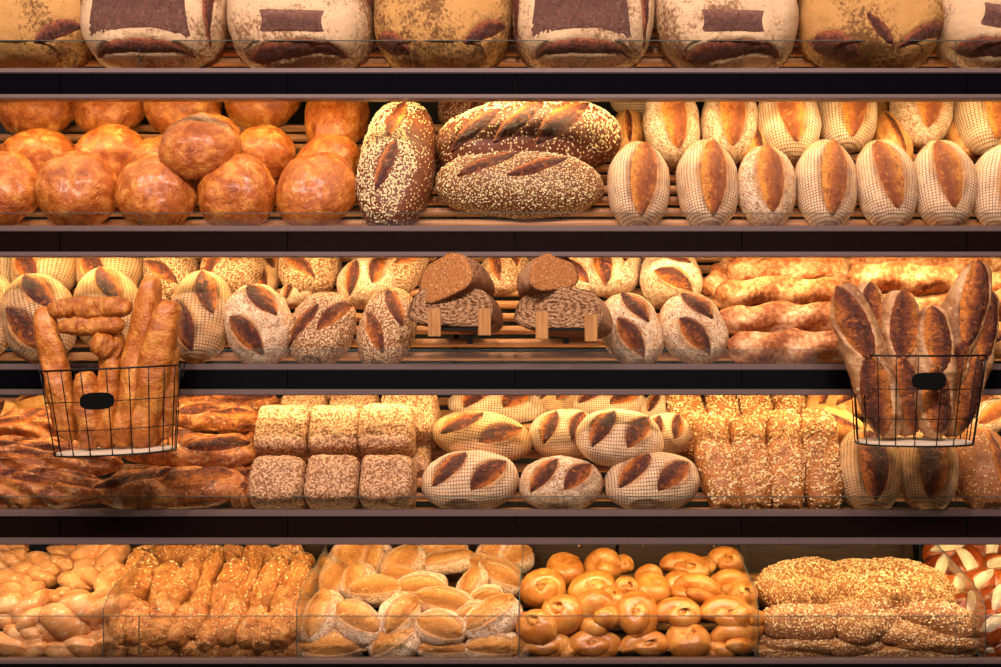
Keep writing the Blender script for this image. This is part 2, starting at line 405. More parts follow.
        for i in range(ns):
            for j in range(nt):
                A_ = i * (nt + 1) + j; sf.append((A_, A_ + nt + 1, A_ + nt + 2, A_ + 1))
        pr.parts.append((L.name, mesh(L.name, sv, sf, L.mat, {'edge': sa}), None))
    if seeds:
        cnt, smat, size, region = seeds; rs = random.Random(seed * 13); sv = []; sf = []; made = 0; tries = 0
        while made < cnt and tries < cnt * 12:
            tries += 1; x, y = rs.uniform(-1, 1) * a, rs.uniform(-1, 1) * b
            rr = abs(x / a) ** p + abs(y / b) ** p
            if rr > 0.97 or not region(x / a, y / b, rs): continue
            if any(L.q(x, y, a, b)[0] < 1.05 for L in scores if L.name == 'score'): continue
            v, g = P(x, y, c * (1 - rr) ** (1 / p)); tdir = g.orthogonal().normalized(); tdir.rotate(Matrix.Rotation(rs.uniform(0, 6.28), 3, g)); bd = g.cross(tdir)
            k = size * rs.uniform(0.8, 1.2); o_ = len(sv); v = v + g * k * 0.2
            sv += [v + tdir * k, v + bd * k * 0.55, v - tdir * k, v - bd * k * 0.55, v + g * k * 0.5, v - g * k * 0.5]
            sf += [(o_ + i, o_ + (i + 1) % 4, o_ + 4) for i in range(4)] + [(o_ + (i + 1) % 4, o_ + i, o_ + 5) for i in range(4)]; made += 1
        pr.parts.append(('seeds', mesh('seeds', sv, sf, smat, None, False), 'stuff'))
    PROTO[kind] = pr; return pr

def proto_mesh(kind, bm, mat, dims, part, extra=()):
    """hand-made protos (coils, twists): one mesh, measured half sizes, underside at z=0"""
    zmin = min(v.co.z for v in bm.verts)
    for v in bm.verts: v.co.z -= zmin
    a = max(abs(v.co.x) for v in bm.verts); b = max(abs(v.co.y) for v in bm.verts); c = max(v.co.z for v in bm.verts) / 2
    pr = Proto(); pr.a, pr.b, pr.c = a, b, c; pr.parts = [(part, frombm(part, bm, mat, True), None)] + list(extra); PROTO[kind] = pr
    return pr

def instance(kind, name, Mx, label=None, cat='bread', group=None):
    pr = PROTO[kind]
    if len(pr.parts) == 1:
        o = link(name, pr.parts[0][1])
    else:
        o = bpy.data.objects.new(name, None); o.empty_display_size = 0.05; COL.objects.link(o)
        if not hasattr(pr, 'src'):
            pr.src = []
            for nm, me, kd in pr.parts:
                c_ = link(nm, me, o); pr.src.append(c_)
                if kd: c_['kind'] = kd
        else:
            for s_ in pr.src:
                c_ = s_.copy(); COL.objects.link(c_); c_.parent = o; c_.matrix_parent_inverse = Matrix(); c_.matrix_local = Matrix()
    o.matrix_world = Mx
    tag(o, label, cat, group); return o

def ray(px, py, Y):                                        # the point of the pixel's line of sight at depth Y
    return Vector(((px - PX) / F * (CAM_D + Y), Y, -(py - PY) / F * (CAM_D + Y)))
def solve(cx, cy, L, W, ang, cr, phi, row, lift=0.0, Y=None, yaw=0.0):
    """real position and half sizes of a loaf lying on the tilted shelf of a row"""
    r = ROWS[row]; n = r['n']; an = math.radians(ang); yy = 0.1 if Y is None else Y
    R_ = Vector((math.cos(yaw), math.sin(yaw), 0)); Uv = Vector((-math.sin(yaw) * math.cos(phi), math.cos(phi) * math.cos(yaw), math.sin(phi))); Nv = R_.cross(Uv)
    for it in range(12):
        p = ray(cx, cy, yy); d = (p - Vector((0, -CAM_D, 0))).normalized()
        ey = (Vector((0, 0, 1)) - d * d.z).normalized(); ex = d.cross(ey); s = F / (CAM_D + yy)
        ux, uy, rx = Uv.dot(ex), Uv.dot(ey), R_.dot(ex)
        th = math.atan2(math.sin(an) / uy, (math.cos(an) - math.sin(an) * ux / uy) / rx)
        A_ = R_ * math.cos(th) + Uv * math.sin(th); B_ = -R_ * math.sin(th) + Uv * math.cos(th)
        e1 = ex * math.cos(an) + ey * math.sin(an); e2 = -ex * math.sin(an) + ey * math.cos(an)
        a11, a12 = A_.dot(e1) ** 2, B_.dot(e1) ** 2 + cr * cr * Nv.dot(e1) ** 2
        a21, a22 = A_.dot(e2) ** 2, B_.dot(e2) ** 2 + cr * cr * Nv.dot(e2) ** 2
        k1, k2 = (L / 2 / s) ** 2, (W / 2 / s) ** 2; det = a11 * a22 - a12 * a21
        a2, b2 = (k1 * a22 - a12 * k2) / det, (a11 * k2 - k1 * a21) / det
        b_ = math.sqrt(max(b2, (W / 2 / s) ** 2 * 0.5)); a_ = math.sqrt(max(a2, b_ * b_ * 0.7)); a_ = min(a_, b_ * L / W * 1.35); c_ = cr * b_
        if Y is None:
            h = math.sqrt((a_ * A_.dot(n)) ** 2 + (b_ * B_.dot(n)) ** 2 + (c_ * Nv.dot(n)) ** 2) * 0.93 + lift
            o = Vector((0, Y0, r['z'])) + n * h
            dd = ray(cx, cy, 1) - ray(cx, cy, 0); p0 = ray(cx, cy, 0); yy = (o - p0).dot(n) / dd.dot(n)
    ext = math.sqrt((a_ * A_.y) ** 2 + (b_ * B_.y) ** 2 + (c_ * Nv.y) ** 2) * 0.97
    yy = max(yy, YF + 0.014 + ext) if row else yy          # stays behind the glass lip
    return ray(cx, cy, yy), a_, b_, c_, A_, B_, Nv
def put(kind, name, row, cx, cy, L, W, ang=0, lift=0.0, pitch=14, Y=None, flip=False, label=None, cat='bread', group=None, yaw=0):
    pr = PROTO[kind]; cr = pr.c / pr.b; phi = ROWS[row]['t'] + math.radians(pitch)
    C_, a_, b_, c_, A_, B_, Nv = solve(cx, cy, L, W, ang, cr, phi, row, lift, Y, math.radians(yaw))
    if flip: A_, B_ = -A_, -B_
    sx, sy, sz = a_ / pr.a, b_ / pr.b, c_ / pr.c
    R3 = Matrix((A_ * sx, B_ * sy, Nv * sz)).transposed().to_4x4()
    Mx = Matrix.Translation(C_ - Nv * c_) @ R3
    return instance(kind, name, Mx, label, cat, group)

# ------------------------------------------------------------------ the setting
def struct(name, bm, mat):
    o = link(name, frombm(name, bm, mat)); o['kind'] = 'structure'; return o
XL, XR = -1.62, 1.36
bm = bmesh.new(); box(bm, XL - 1.0, XR + 1.0, 0.62, 0.68, -1.45, 2.3); struct('wall_back', bm, 'back_dark')
bm = bmesh.new(); box(bm, XL - 1.0, XR + 1.0, -3.4, 0.62, -1.50, -1.45); struct('floor', bm, 'floor_tile')

JX = [XL] + [(x - PX) / F * CAM_D for x in (-155, 70, 293, 516, 738, 959)] + [XR]
def make_shelf(k):
    r = ROWS[k]; z = r['z']; t_ = r['t']
    root = bpy.data.objects.new('bread_shelf', None); COL.objects.link(root); root.location = (0, 0, z)
    descr = {1: 'long tilted wooden dowel shelf at the very top, holding the big square loaves',
             2: 'long tilted dowel shelf holding round glossy loaves and single-slash oval loaves',
             3: 'long tilted dowel shelf in the middle, with the two baskets hanging from it',
             4: 'long tilted shelf holding oat blocks, brown baguettes and seeded loaves',
             5: 'bottom shelf of wooden slats divided into bins by clear panes'}[k]
    tag(root, descr, 'shelf', 'tilted bakery shelves of the wall display')
    def part(name, bm, mat, smooth=False, parent=root):
        o = link(name, frombm(name, bm, mat, smooth), parent); o.matrix_parent_inverse = Matrix.Translation((0, 0, -z)); return o
    bm = bmesh.new(); box(bm, XL, XR, YF - 0.012, YF + 0.022, zf(r['pt']), zf(r['top']), 0.002); part('front_rail', bm, 'rail_metal')
    bm = bmesh.new(); box(bm, XL, XR, YF - 0.012, YF + 0.030, zf(r['bot']), zf(r['pb']), 0.002); part('lower_rail', bm, 'rail_metal')
    bm = bmesh.new(); box(bm, XL, XR, YF + 0.0055, YF + 0.012, zf(r['pb']) - .004, zf(r['pt']) + .004); part('fascia_light_block', bm, 'back_dark')  # dark strip added behind the panels to stop LED light leaking through the joints
    js = JX if k % 2 else [XL] + [j for j in JX[1:-1]] + [XR]
    for a_, b_ in zip(js[:-1], js[1:]):
        bm = bmesh.new(); box(bm, a_ + 0.0012, b_ - 0.0012, YF - 0.008, YF + 0.004, zf(r['pb']), zf(r['pt']), 0.001)
        part('fascia_panel', bm, 'brown_panel' if k in (2, 4) else 'black_panel')
    gj = [XL] + [(x - PX) / F * CAM_D for x in (-80, 145, 365, 516, 740, 950)] + [XR]
    for a_, b_ in zip(gj[:-1], gj[1:]):
        bm = bmesh.new(); box(bm, a_ + 0.001, b_ - 0.001, YF + 0.006, YF + 0.010, zf(r['top']) - 0.002, zf(r['glass']))
        zt = zf(r['glass'])
        for f in bm.faces:
            if abs(f.normal.x) > 0.5: f.material_index = 1
        box(bm, a_ + 0.001, b_ - 0.001, YF + 0.0056, YF + 0.0104, zt, zt + 0.0014, mi=1)
        part('glass_lip', bm, ['clear_glass', 'glass_edge'])
    if k < 5:
        n = 12; step = 0.052
        for i in range(n):
            s = -0.055 + i * step; yy = Y0 + s * math.cos(t_); zz = z + s * math.sin(t_) - 0.012
            if yy > 0.60: break
            bm = bmesh.new(); tube(bm, [(XL, yy, zz), (XL * 0.3, yy, zz), (XR * 0.3, yy, zz), (XR, yy, zz)], 0.0115, 14); part('dowel', bm, 'dowel_wood', True)
        for x in (-1.55, -0.86, -0.28, 0.30, 0.88, 1.3):
            bm = bmesh.new(); d = Vector((0, math.cos(t_), math.sin(t_))); rot = Matrix.Rotation(t_, 3, 'X')
            box(bm, x - 0.006, x + 0.006, Y0 + .02, Y0 + 0.52, z - 0.05, z - 0.025, 0, rot, Vector((0, Y0, z))); part('bearer', bm, 'dark_metal')
    else:
        for i, s in enumerate((0.05, 0.10, 0.17, 0.24, 0.31, 0.38, 0.445, 0.50)):
            for a_, b_ in ((XL, -0.42), (-0.40, 0.90), (0.94, XR)):
                yy = Y0 + s * math.cos(t_); zz = z + s * math.sin(t_) - 0.012
                bm = bmesh.new(); box(bm, a_, b_, yy - 0.018, yy + 0.018, zz - 0.008, zz + 0.006, 0.003); part('slat', bm, 'slat_wood')
        for a_, b_ in ((-1.55, -0.80), (-0.79, -0.40), (-0.39, 0.17), (0.18, 0.545), (0.575, 1.05)):
            bm = bmesh.new(); box(bm, a_, b_, 0.560, 0.575, -0.80, -0.60, 0.002); bb = part('back_board', bm, 'dark_wood')
            for fx in (0.2, 0.8):
                for zz in (-0.648,):
                    xx = a_ + (b_ - a_) * fx; bm = bmesh.new(); tube(bm, [(xx, 0.561, zz), (xx, 0.557, zz)], [0.005, 0.004], 10); o_ = part('screw', bm, 'screw_metal', True, bb); o_.matrix_parent_inverse = Matrix()
        for x in (-0.80, -0.05, 0.56, 1.06):
            bm = bmesh.new(); box(bm, x - 0.014, x + 0.014, 0.545, 0.560, -0.83, -0.58, 0.002); part('upright', bm, 'dark_wood')
        bm = bmesh.new(); box(bm, XL, XR, YF, 0.55, z - 0.10, z - 0.07); part('bottom_tray', bm, 'back_dark')
    if k < 5:
        ys = 0.055; zs = max(zf(r['bot']), zf(r['bot']) * (CAM_D + ys) / (CAM_D + YF)) + 0.010
        bm = bmesh.new(); box(bm, XL + 0.02, XR - 0.02, ys - 0.009, ys + 0.009, zs, zs + 0.008, 0.001); part('light_strip', bm, 'led_diffuser')
        area('strip_light', ((XL + XR) / 2, ys + 0.004, zs - 0.002), ((XL + XR) / 2, ys + 1.3, zs - 1.0), 2.9, 0.02, STRIP_W, STRIP_COL)
for k in ROWS: make_shelf(k)

# ------------------------------------------------------------------ loaf kinds
ML = Lens
def two(ang=60, l=0.055, w=0.019, off=0.38, mat='score_dark', sh=0.0, b=0.004): return [ML(-off, sh, ang, l, w, b, lip=1, mat=mat), ML(off, -sh, ang, l, w, b, lip=-1, mat=mat)]
for i in range(4): make_loaf('round%d' % i, .105, .102, .072, 'glossy_crust', 2.1, amp=.010, freq=13, seed=11 + i, zr=.8, fold=.0008, rough=.0012, N=30)
for i in range(3): make_loaf('oval_one%d' % i, .115, .078, .058, 'weave_flour_crust' if i != 1 else 'flour_crust', 2.15, [ML(0.02 * i, -.12 + .1 * i, (-4, 3, 8)[i], .100 - .004 * i, .035 - .003 * (i == 2), .008, .58, (1, 1, -1)[i], 'score_orange')], amp=.007, seed=21 + i)
for i in range(5):
    A_ = (42, 58, 46, 52, 64)[i]
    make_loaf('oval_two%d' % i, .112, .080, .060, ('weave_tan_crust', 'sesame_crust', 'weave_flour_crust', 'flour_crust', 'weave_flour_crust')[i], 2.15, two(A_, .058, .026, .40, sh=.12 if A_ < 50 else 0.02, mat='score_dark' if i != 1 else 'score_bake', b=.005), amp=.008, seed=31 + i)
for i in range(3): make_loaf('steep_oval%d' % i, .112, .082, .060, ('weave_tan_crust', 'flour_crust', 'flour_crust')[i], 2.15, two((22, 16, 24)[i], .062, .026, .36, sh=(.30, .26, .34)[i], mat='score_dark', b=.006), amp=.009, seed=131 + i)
for i in range(2): make_loaf('seed_oval%d' % i, .112, .082, .060, 'speckle_crust', 2.2, two((38, -27)[i], .062, .022, (.34, .16)[i], sh=(.22, .42)[i], mat='score_bake', b=.005), amp=.012, freq=12, seed=41 + i)
dense = lambda u, v, r: r.random() < (1.0 if v > -0.5 else 0.35)
rows_ = lambda u, v, r: r.random() < (1.0 if abs(v) > 0.45 else 0.5)
make_loaf('sesame_long2', .21, .088, .070, 'sesame_crust', 2.3, [ML(-.36, .10, 24, .080, .022, .006, lip=1), ML(.22, -.02, 24, .078, .020, .006, lip=1)], amp=.008, seed=51, N=36, seeds=(1100, 'seed_pale', .0034, rows_))
make_loaf('sesame_long3', .235, .095, .075, 'sparse_sesame_crust', 2.3, [ML(-.55, -.1, 30, .075, .022, .005), ML(-.1, -.12, 34, .080, .024, .006), ML(.36, -.15, 36, .090, .030, .006)], amp=.008, seed=52, N=36, seeds=(900, 'seed_pale', .0036, lambda u, v, r: r.random() < (.9 if v > .3 or u > .6 else .15)))
make_loaf('sesame_upright', .175, .105, .080, 'sparse_sesame_crust', 2.3, [ML(-.32, .12, -18, .065, .022, .006, lip=1, mat='score_dark'), ML(.42, .05, -12, .065, .022, .005, lip=-1, mat='score_bake')], amp=.008, seed=53, N=36, seeds=(1500, 'seed_pale', .0034, lambda u, v, r: v > -0.45 + .2 * math.sin(u * 5)))
# big square loaves on the top shelf
sl = dict(p=3.0, N=40, amp=.012, freq=8, rough=.0015, zr=.8)
make_loaf('slab_plain', .19, .18, .095, 'slab_tan_crust', scores=[ML(.62, -.72, 28, .060, .016, .004, mat='score_slab'), ML(-.66, -.80, -25, .055, .014, .004, mat='score_slab')], seed=61, **sl)
make_loaf('slab_plain2', .19, .18, .095, 'slab_tan_crust', scores=[ML(-.62, -.83, -18, .075, .020, .004, mat='score_slab'), ML(-.02, -.74, -38, .045, .014, .004, mat='score_slab'), ML(.64, -.72, 24, .085, .015, .004, mat='score_slab')], seed=62, **sl)
make_loaf('slab_square', .19, .18, .095, 'slab_flour_crust', scores=[ML(-.02, -.90, 0, .125, .010, .004, mat='score_slab'), ML(.84, -.05, 88, .13, .014, .004, mat='score_slab'), ML(-.92, -.05, 92, .13, .012, .004, mat='score_slab'), ML(-.03, -.17, 0, .128, .115, 0, mat='patch_crust', rect=True, name='bare_patch', pin=.12)], seed=63, **sl)
make_loaf('slab_bar', .19, .18, .095, 'slab_flour_crust', scores=[ML(0, -.91, 2, .135, .013, .004, mat='score_slab'), ML(.76, .15, -62, .10, .016, .004, mat='score_slab'), ML(-.78, .35, 60, .07, .014, .004, mat='score_slab'), ML(0, -.66, 0, .082, .021, 0, mat='patch_crust', rect=True, name='bare_patch', pin=.10)], seed=64, **sl)
# baguettes
for i in range(3): make_loaf('flour_baguette%d' % i, .17, .040, .036, 'twist_crust', 3.0, amp=.006, freq=14, twist=.005, seed=71 + i, N=26, rough=.001)
for i in range(3): make_loaf('brown_baguette%d' % i, .19, .050, .042, 'rustic_crust', 2.4, [[ML(.0, .42, 3, .17, .010, .004, .5, 1, 'score_bake'), ML(.02, -.15, -2, .17, .012, .004, .5, -1, 'score_bake')], [ML(.38, .05, 9, .085, .024, .007, .6, -1, 'score_bake'), ML(-.42, .1, 8, .095, .020, .006, .6, 1, 'score_bake')], [ML(.45, -.05, 12, .08, .024, .007, .6, 1, 'score_bake'), ML(-.3, .15, 10, .10, .022, .006, .6, -1, 'score_bake')]][i], amp=.010, freq=11, seed=75 + i, N=30, rough=.0015, groove=(lambda x, y, z, i=i: (.005 * math.sin((y + .03 * math.sin(x * 12 + i)) * 210) if z > 0 and i == 0 else .004 * math.sin(y * 90 + math.sin(x * 28) * 2.2) if z > 0 else 0)))
for i in range(3): make_loaf('basket_baguette%d' % i, .19, .036, .032, 'dark_baguette_crust', 2.7, [ML(.52, 0, (6, -5, 3)[i], .090, .026, .006, .55, (1, -1, 1)[i], 'score_bake'), ML(-.42, 0.05, (-6, 6, 4)[i], .095, .026, .006, .55, (-1, 1, 1)[i], 'score_bake')], amp=.007, seed=81 + i, N=30)
for i in range(3): make_loaf('cheese_stick%d' % i, .17, .026, .024, 'stick_crust', 3.2, amp=.009, freq=15, seed=85 + i, N=24, rough=.002, twist=.0012)
# blocks and seeded loaves
for i in range(3): make_loaf('oat_block%d' % i, .068, .064, .062, 'oat_crust', 5.5, amp=.006, freq=18, seed=91 + i, N=26, rough=.0035, fold=.001)
for i in range(2): make_loaf('golden_loaf%d' % i, .15, .048, .044, 'golden_seed_crust', 3.4, amp=.008, freq=14, seed=95 + i, N=28, rough=.001, seeds=(650, 'flake_mix', .0044, lambda u, v, r: abs(math.sin(u * 3.2 + v * 1.4)) > .35 or r.random() < .25), groove=lambda x, y, z: (-.003 * (1 - min(1, abs(math.sin(x * 21 + y * 20)) * 2)) if z > 0 else 0))
make_loaf('dark_half', .115, .078, .058, 'golden_crust' if 0 else 'weave_tan_crust', 2.4, [ML(0, .0, 2, .10, .036, .006, .5, 1, 'score_dark')], amp=.008, seed=98)
make_loaf('brown_seed', .125, .075, .060, 'grain_crust', 2.3, [ML(.02, -.30, 5, .095, .018, .004, .6, 1, 'score_bake')], amp=.006, seed=99)
make_loaf('plain_oval', .10, .07, .055, 'plain_crust', 2.2, [ML(0, 0, 10, .075, .018, .004, .7, 1, 'score_bake')], amp=.008, seed=100)
# bin rolls
for i in range(3): make_loaf('nut_stick%d' % i, .075, .031, .029, 'nut_crust', 2.5, amp=.008, freq=22, seed=101 + i, N=22, rough=.0025, bend=.006 * (i - 1), seeds=(110, 'flake_mix', .0030, lambda u, v, r: True))
for i in range(4): make_loaf('seed_roll%d' % i, .062, .045, .030, 'white_flour_crust', 2.2, [ML(.0, (-.1, .15, .05, -.2)[i], (-8, 12, 5, -15)[i], .056, (.030, .024, .027, .022)[i], .005, .5, (1, -1, 1, 1)[i], 'roll_split', name='split_top')], amp=.006, freq=20, seed=105 + i, N=24, seeds=(60, 'seed_pale', .0022, lambda u, v, r: abs(u) < .5 and abs(v) < .3))
for i in range(3): make_loaf('grain_loaf%d' % i, .115, .052, .036, 'grain_crust', 2.3, amp=.010, freq=14, seed=111 + i, N=28, rough=.002, seeds=(700, 'flake_mix', .0044, lambda u, v, r: True))
for i in range(2): make_loaf('pretzel_roll%d' % i, .065, .05, .042, 'pretzel_crust', 2.2, [ML(0, 0, (10, 60)[i], .052, .017, .007, .6, 1, 'white_split', name='split_top')], amp=.006, freq=18, seed=115 + i, N=24)
def coil(kind, turns, R, r0, seed, flipy=1):
    bm = bmesh.new(); rs = random.Random(seed); pts = []; rad = []; n = 46
    for i in range(n):
        u = i / (n - 1); th = turns * 2 * PI * u + seed; k = R * (1 - u) ** 0.55 * (1 + .06 * math.sin(3 * th))
        z = .004 * math.sin(th * 1.3 + seed) + .030 * u ** 1.6
        pts.append((k * math.cos(th), flipy * k * math.sin(th), z)); rad.append(r0 * (0.55 + 0.75 * math.sin(PI * min(1, u * .8 + .12)) ** .8) * (1 - .35 * u ** 4))
    tube(bm, pts, rad, 16)
    bmesh.ops.create_uvsphere(bm, u_segments=16, v_segments=10, radius=.024, matrix=Matrix.Translation((.002, .001, .018)))
    for v in bm.verts: v.co += v.co.normalized() * .003 * noise.noise(v.co * 35 + Vector((seed, 0, 0)))
    proto_mesh(kind, bm, 'brioche_crust', None, 'knot_roll')
coil('knot0', 1.3, .032, .033, 1.0); coil('knot1', 1.05, .032, .036, 2.7, -1); coil('knot2', 1.5, .036, .029, 4.4)
def fold_knot(kind, seed):
    bm = bmesh.new(); n = 40; pts = []; rad = []
    for i in range(n):
        u = i / (n - 1) * 2 - 1; th = u * PI * 1.15 + seed
        pts.append((.032 * math.sin(th) + .012 * u, .030 * math.cos(th * 1.0) * (1 - .2 * u), .016 * math.sin(2 * th + 1) + .012 * u)); rad.append(.036 * (1 - .45 * abs(u) ** 2.5))
    tube(bm, pts, rad, 16); proto_mesh(kind, bm, 'brioche_crust', None, 'knot_roll')
fold_knot('knot3', .4)
def twist_roll(kind, a, r, turns, seed, mat='roll_crust'):
    bm = bmesh.new(); n = 34
    for s in (0, PI):
        pts = []; rad = []
        for i in range(n):
            u = i / (n - 1) * 2 - 1; th = turns * PI * u + s + seed; e = (1 - abs(u) ** 3.0) ** .6 if abs(u) < 1 else 0
            pts.append((a * u, r * .70 * math.cos(th) * (0.25 + .75 * e), r * .62 * math.sin(th) * (0.25 + .75 * e))); rad.append(r * (.30 + .55 * e))
        tube(bm, pts, rad, 16)
    for v in bm.verts: v.co += v.co.normalized() * .003 * noise.noise(v.co * 30 + Vector((seed, 0, 0)))
    proto_mesh(kind, bm, mat, None, 'twist_roll')
twist_roll('twist0', .060, .036, 1.1, .3); twist_roll('twist1', .065, .034, 1.3, 1.4); twist_roll('twist2', .055, .040, .9, 2.2)
# loaves cut in half for the stands
make_loaf('half_spiral', .17, .115, .056, 'half_crust', 2.4, [], amp=.006, seed=121, N=36, cut=.02, crumb_mat='spiral_crumb', zr=.6)
make_loaf('half_dense', .15, .085, .062, 'half_crust', 2.3, amp=.005, seed=122, N=32, cut=.05, crumb_mat='dense_crumb', zr=.65)

# ------------------------------------------------------------------ the stock, row by row
ORD = ['first', 'second', 'third', 'fourth', 'fifth', 'sixth', 'seventh', 'eighth', 'ninth', 'tenth', 'eleventh', 'twelfth', 'thirteenth', 'fourteenth', 'fifteenth', 'sixteenth', 'seventeenth', 'eighteenth', 'nineteenth', 'twentieth', 'twenty-first', 'twenty-second', 'twenty-third', 'twenty-fourth']
def batch(name, cat, row, look, where, group, items, pitch=14, Yf=None):
    """items: (kind, cx, cy, L, W, ang[, dict of extras]); every one gets its own description"""
    order = sorted(range(len(items)), key=lambda i: items[i][1]); rank = {j: i for i, j in enumerate(order)}
    for i, it in enumerate(items):
        kind, cx, cy, L, W, ang = it[:6]; ex = dict(it[6]) if len(it) > 6 else {}
        lk = ex.pop('look', look); lbl = ex.pop('label', None)
        if not lbl:
            lbl = '%s, %s, %s' % (lk, (ORD[rank[i]] + ' from left') if len(items) > 1 else 'the only one', where)
        if Yf and 'Y' not in ex: ex['Y'] = Yf(cy)
        ex.setdefault('pitch', pitch)
        put(kind, name, row, cx, cy, L, W, ang, label=lbl, cat=cat, group=group, **ex)

# top shelf
batch('square_loaf', 'bread', 1, 'big square floured loaf', 'on the top shelf', 'big square loaves on the top shelf', [
    ('slab_plain', 33, -4, 108, 146, 0, dict(label='big square tan loaf cut off by the left edge of the top shelf')),
    ('slab_square', 159, -6, 143, 150, 0, dict(label='big floured loaf with square brown patch, left one of two on the top shelf')),
    ('slab_bar', 304, -4, 144, 146, 0, dict(label='big floured loaf with small brown bar patch, left one on the top shelf')),
    ('slab_plain', 444, -4, 140, 146, 0, dict(label='big tan speckled square loaf without patch, in the middle of the top shelf')),
    ('slab_square', 582, -6, 138, 150, 0, dict(flip=False, label='big floured loaf with square brown patch, right one of two on the top shelf')),
    ('slab_bar', 725, -4, 142, 146, 0, dict(label='big white floured loaf with small brown bar patch, right of centre, top shelf')),
    ('slab_plain2', 867, -4, 141, 146, 0, dict(label='big smooth tan square loaf with three slashes along its front, top shelf')),
    ('slab_bar', 1006, -4, 142, 146, -12, dict(label='big speckled floured loaf cut off by right edge of the top shelf'))], pitch=26)
# second shelf
R2 = 'glossy brown round loaf'
batch('round_loaf', 'bread', 2, R2, 'front row of second shelf', 'round loaves in the front row of the second shelf', [
    ('round0', -2, 188, 79, 76, 0), ('round1', 77, 188, 80, 76, 20), ('round2', 156, 190, 79, 72, 40), ('round3', 236, 190, 79, 74, 10), ('round0', 316, 188, 82, 74, 60)])
batch('round_loaf', 'bread', 2, 'lighter orange round loaf', 'middle row of second shelf', 'round loaves in the middle row of the second shelf', [
    ('round2', 37, 156, 74, 56, 0), ('round3', 110, 154, 74, 58, 30), ('round1', 163, 160, 66, 50, 0), ('round1', 264, 152, 60, 56, 10), ('round2', 326, 164, 74, 56, 50)])
batch('round_loaf', 'bread', 2, R2, 'back row of second shelf under panel', 'round loaves in the back row of the second shelf', [
    ('round3', 37, 104, 74, 62, 0), ('round0', 109, 103, 71, 60, 40), ('round2', 183, 103, 76, 62, 10), ('round1', 261, 98, 74, 60, 0), ('round0', 336, 114, 76, 62, 80)])
batch('round_loaf', 'bread', 2, R2, 'stacked', 'round loaves piled on top of others', [
    ('round1', 206, 135, 66, 46, 0, dict(lift=.05, label='round loaf lying just behind the raised one of the round pile, second shelf')),
    ('round0', 199, 145, 80, 62, 15, dict(lift=.10, label='glossy round loaf resting on top of the other round loaves, second shelf'))])
batch('seeded_long_loaf', 'bread', 2, 'seeded loaf', '', 'long seeded loaves on the second shelf', [
    ('sesame_upright', 397, 162, 130, 76, 81, dict(label='dark seeded loaf with two slashes standing upright beside the round loaves')),
    ('sesame_long3', 467, 108, 60, 40, 5, dict(label='dark seeded loaf end peeping out behind the stacked long seeded loaves')),
    ('sesame_long3', 528, 138, 188, 78, 5, dict(lift=.03, label='large dark seeded loaf with three slashes lying behind the other long one')),
    ('sesame_long2', 519, 183, 169, 64, -1, dict(lift=.0, label='long sesame covered loaf with two slashes in the front, second shelf'))])
O2 = 'oval loaf with one orange slash'
batch('oval_loaf', 'bread', 2, O2, 'front row of second shelf', 'single slash oval loaves in the front row', [
    ('oval_one0', 639, 183, 86, 62, 90), ('oval_one0', 708, 182, 88, 61, 94), ('oval_one1', 767, 185, 81, 60, 92), ('oval_one0', 827, 182, 88, 60, 92), ('oval_one2', 887, 182, 90, 60, 98), ('oval_one2', 945, 182, 88, 62, 94), ('oval_one0', 1005, 185, 84, 62, 84)], pitch=24)
batch('oval_loaf', 'bread', 2, 'pale oval loaf with one slash', 'upper row, second shelf', 'single slash oval loaves in the upper row', [
    ('oval_one1', 672, 122, 84, 57, 96, dict(lift=.03)), ('oval_one1', 730, 120, 82, 58, 88, dict(lift=.03)), ('oval_one2', 789, 120, 84, 62, 96, dict(lift=.03)), ('oval_one0', 847, 110, 78, 60, 92, dict(lift=.03)), ('oval_one1', 923, 104, 78, 62, 88, dict(lift=.03)), ('oval_one0', 988, 112, 82, 62, 98, dict(lift=.03))], pitch=20)
batch('oval_loaf', 'bread', 2, 'small browned oval loaf', 'tucked behind second shelf ovals', 'ovals tucked behind the others', [
    ('plain_oval', 628, 132, 48, 34, 84), ('plain_oval', 893, 138, 60, 34, 110), ('plain_oval', 963, 133, 50, 34, 100), ('oval_one0', 640, 96, 60, 40, 0), ('plain_oval', 756, 150, 50, 40, 90), ('plain_oval', 884, 100, 50, 30, 90)])
# middle shelf
O3 = 'oval loaf with two dark slashes'
W3 = 'front row of middle shelf'
batch('slashed_loaf', 'bread', 3, O3, W3, 'two slash oval loaves in the front row of the middle shelf', [
    ('steep_oval0', -16, 312, 88, 60, 95), ('steep_oval0', 38, 317, 90, 70, 102), ('steep_oval0', 106, 308, 84, 64, 95), ('steep_oval0', 200, 315, 92, 62, 84), ('steep_oval2', 258, 324, 84, 66, 104, dict(look='seeded oval loaf with two slashes')), ('seed_oval1', 322, 327, 78, 64, 75, dict(look='seeded oval loaf with two slashes')), ('seed_oval0', 387, 326, 84, 56, 74, dict(look='seeded oval loaf with two slashes')), ('steep_oval1', 632, 328, 78, 60, 112, dict(look='pale oval loaf with two dark slashes')), ('steep_oval1', 694, 327, 76, 64, 118, dict(look='pale oval loaf with two dark slashes')), ('plain_oval', 1000, 340, 44, 36, 20, dict(look='round end of small pale loaf'))], pitch=22)
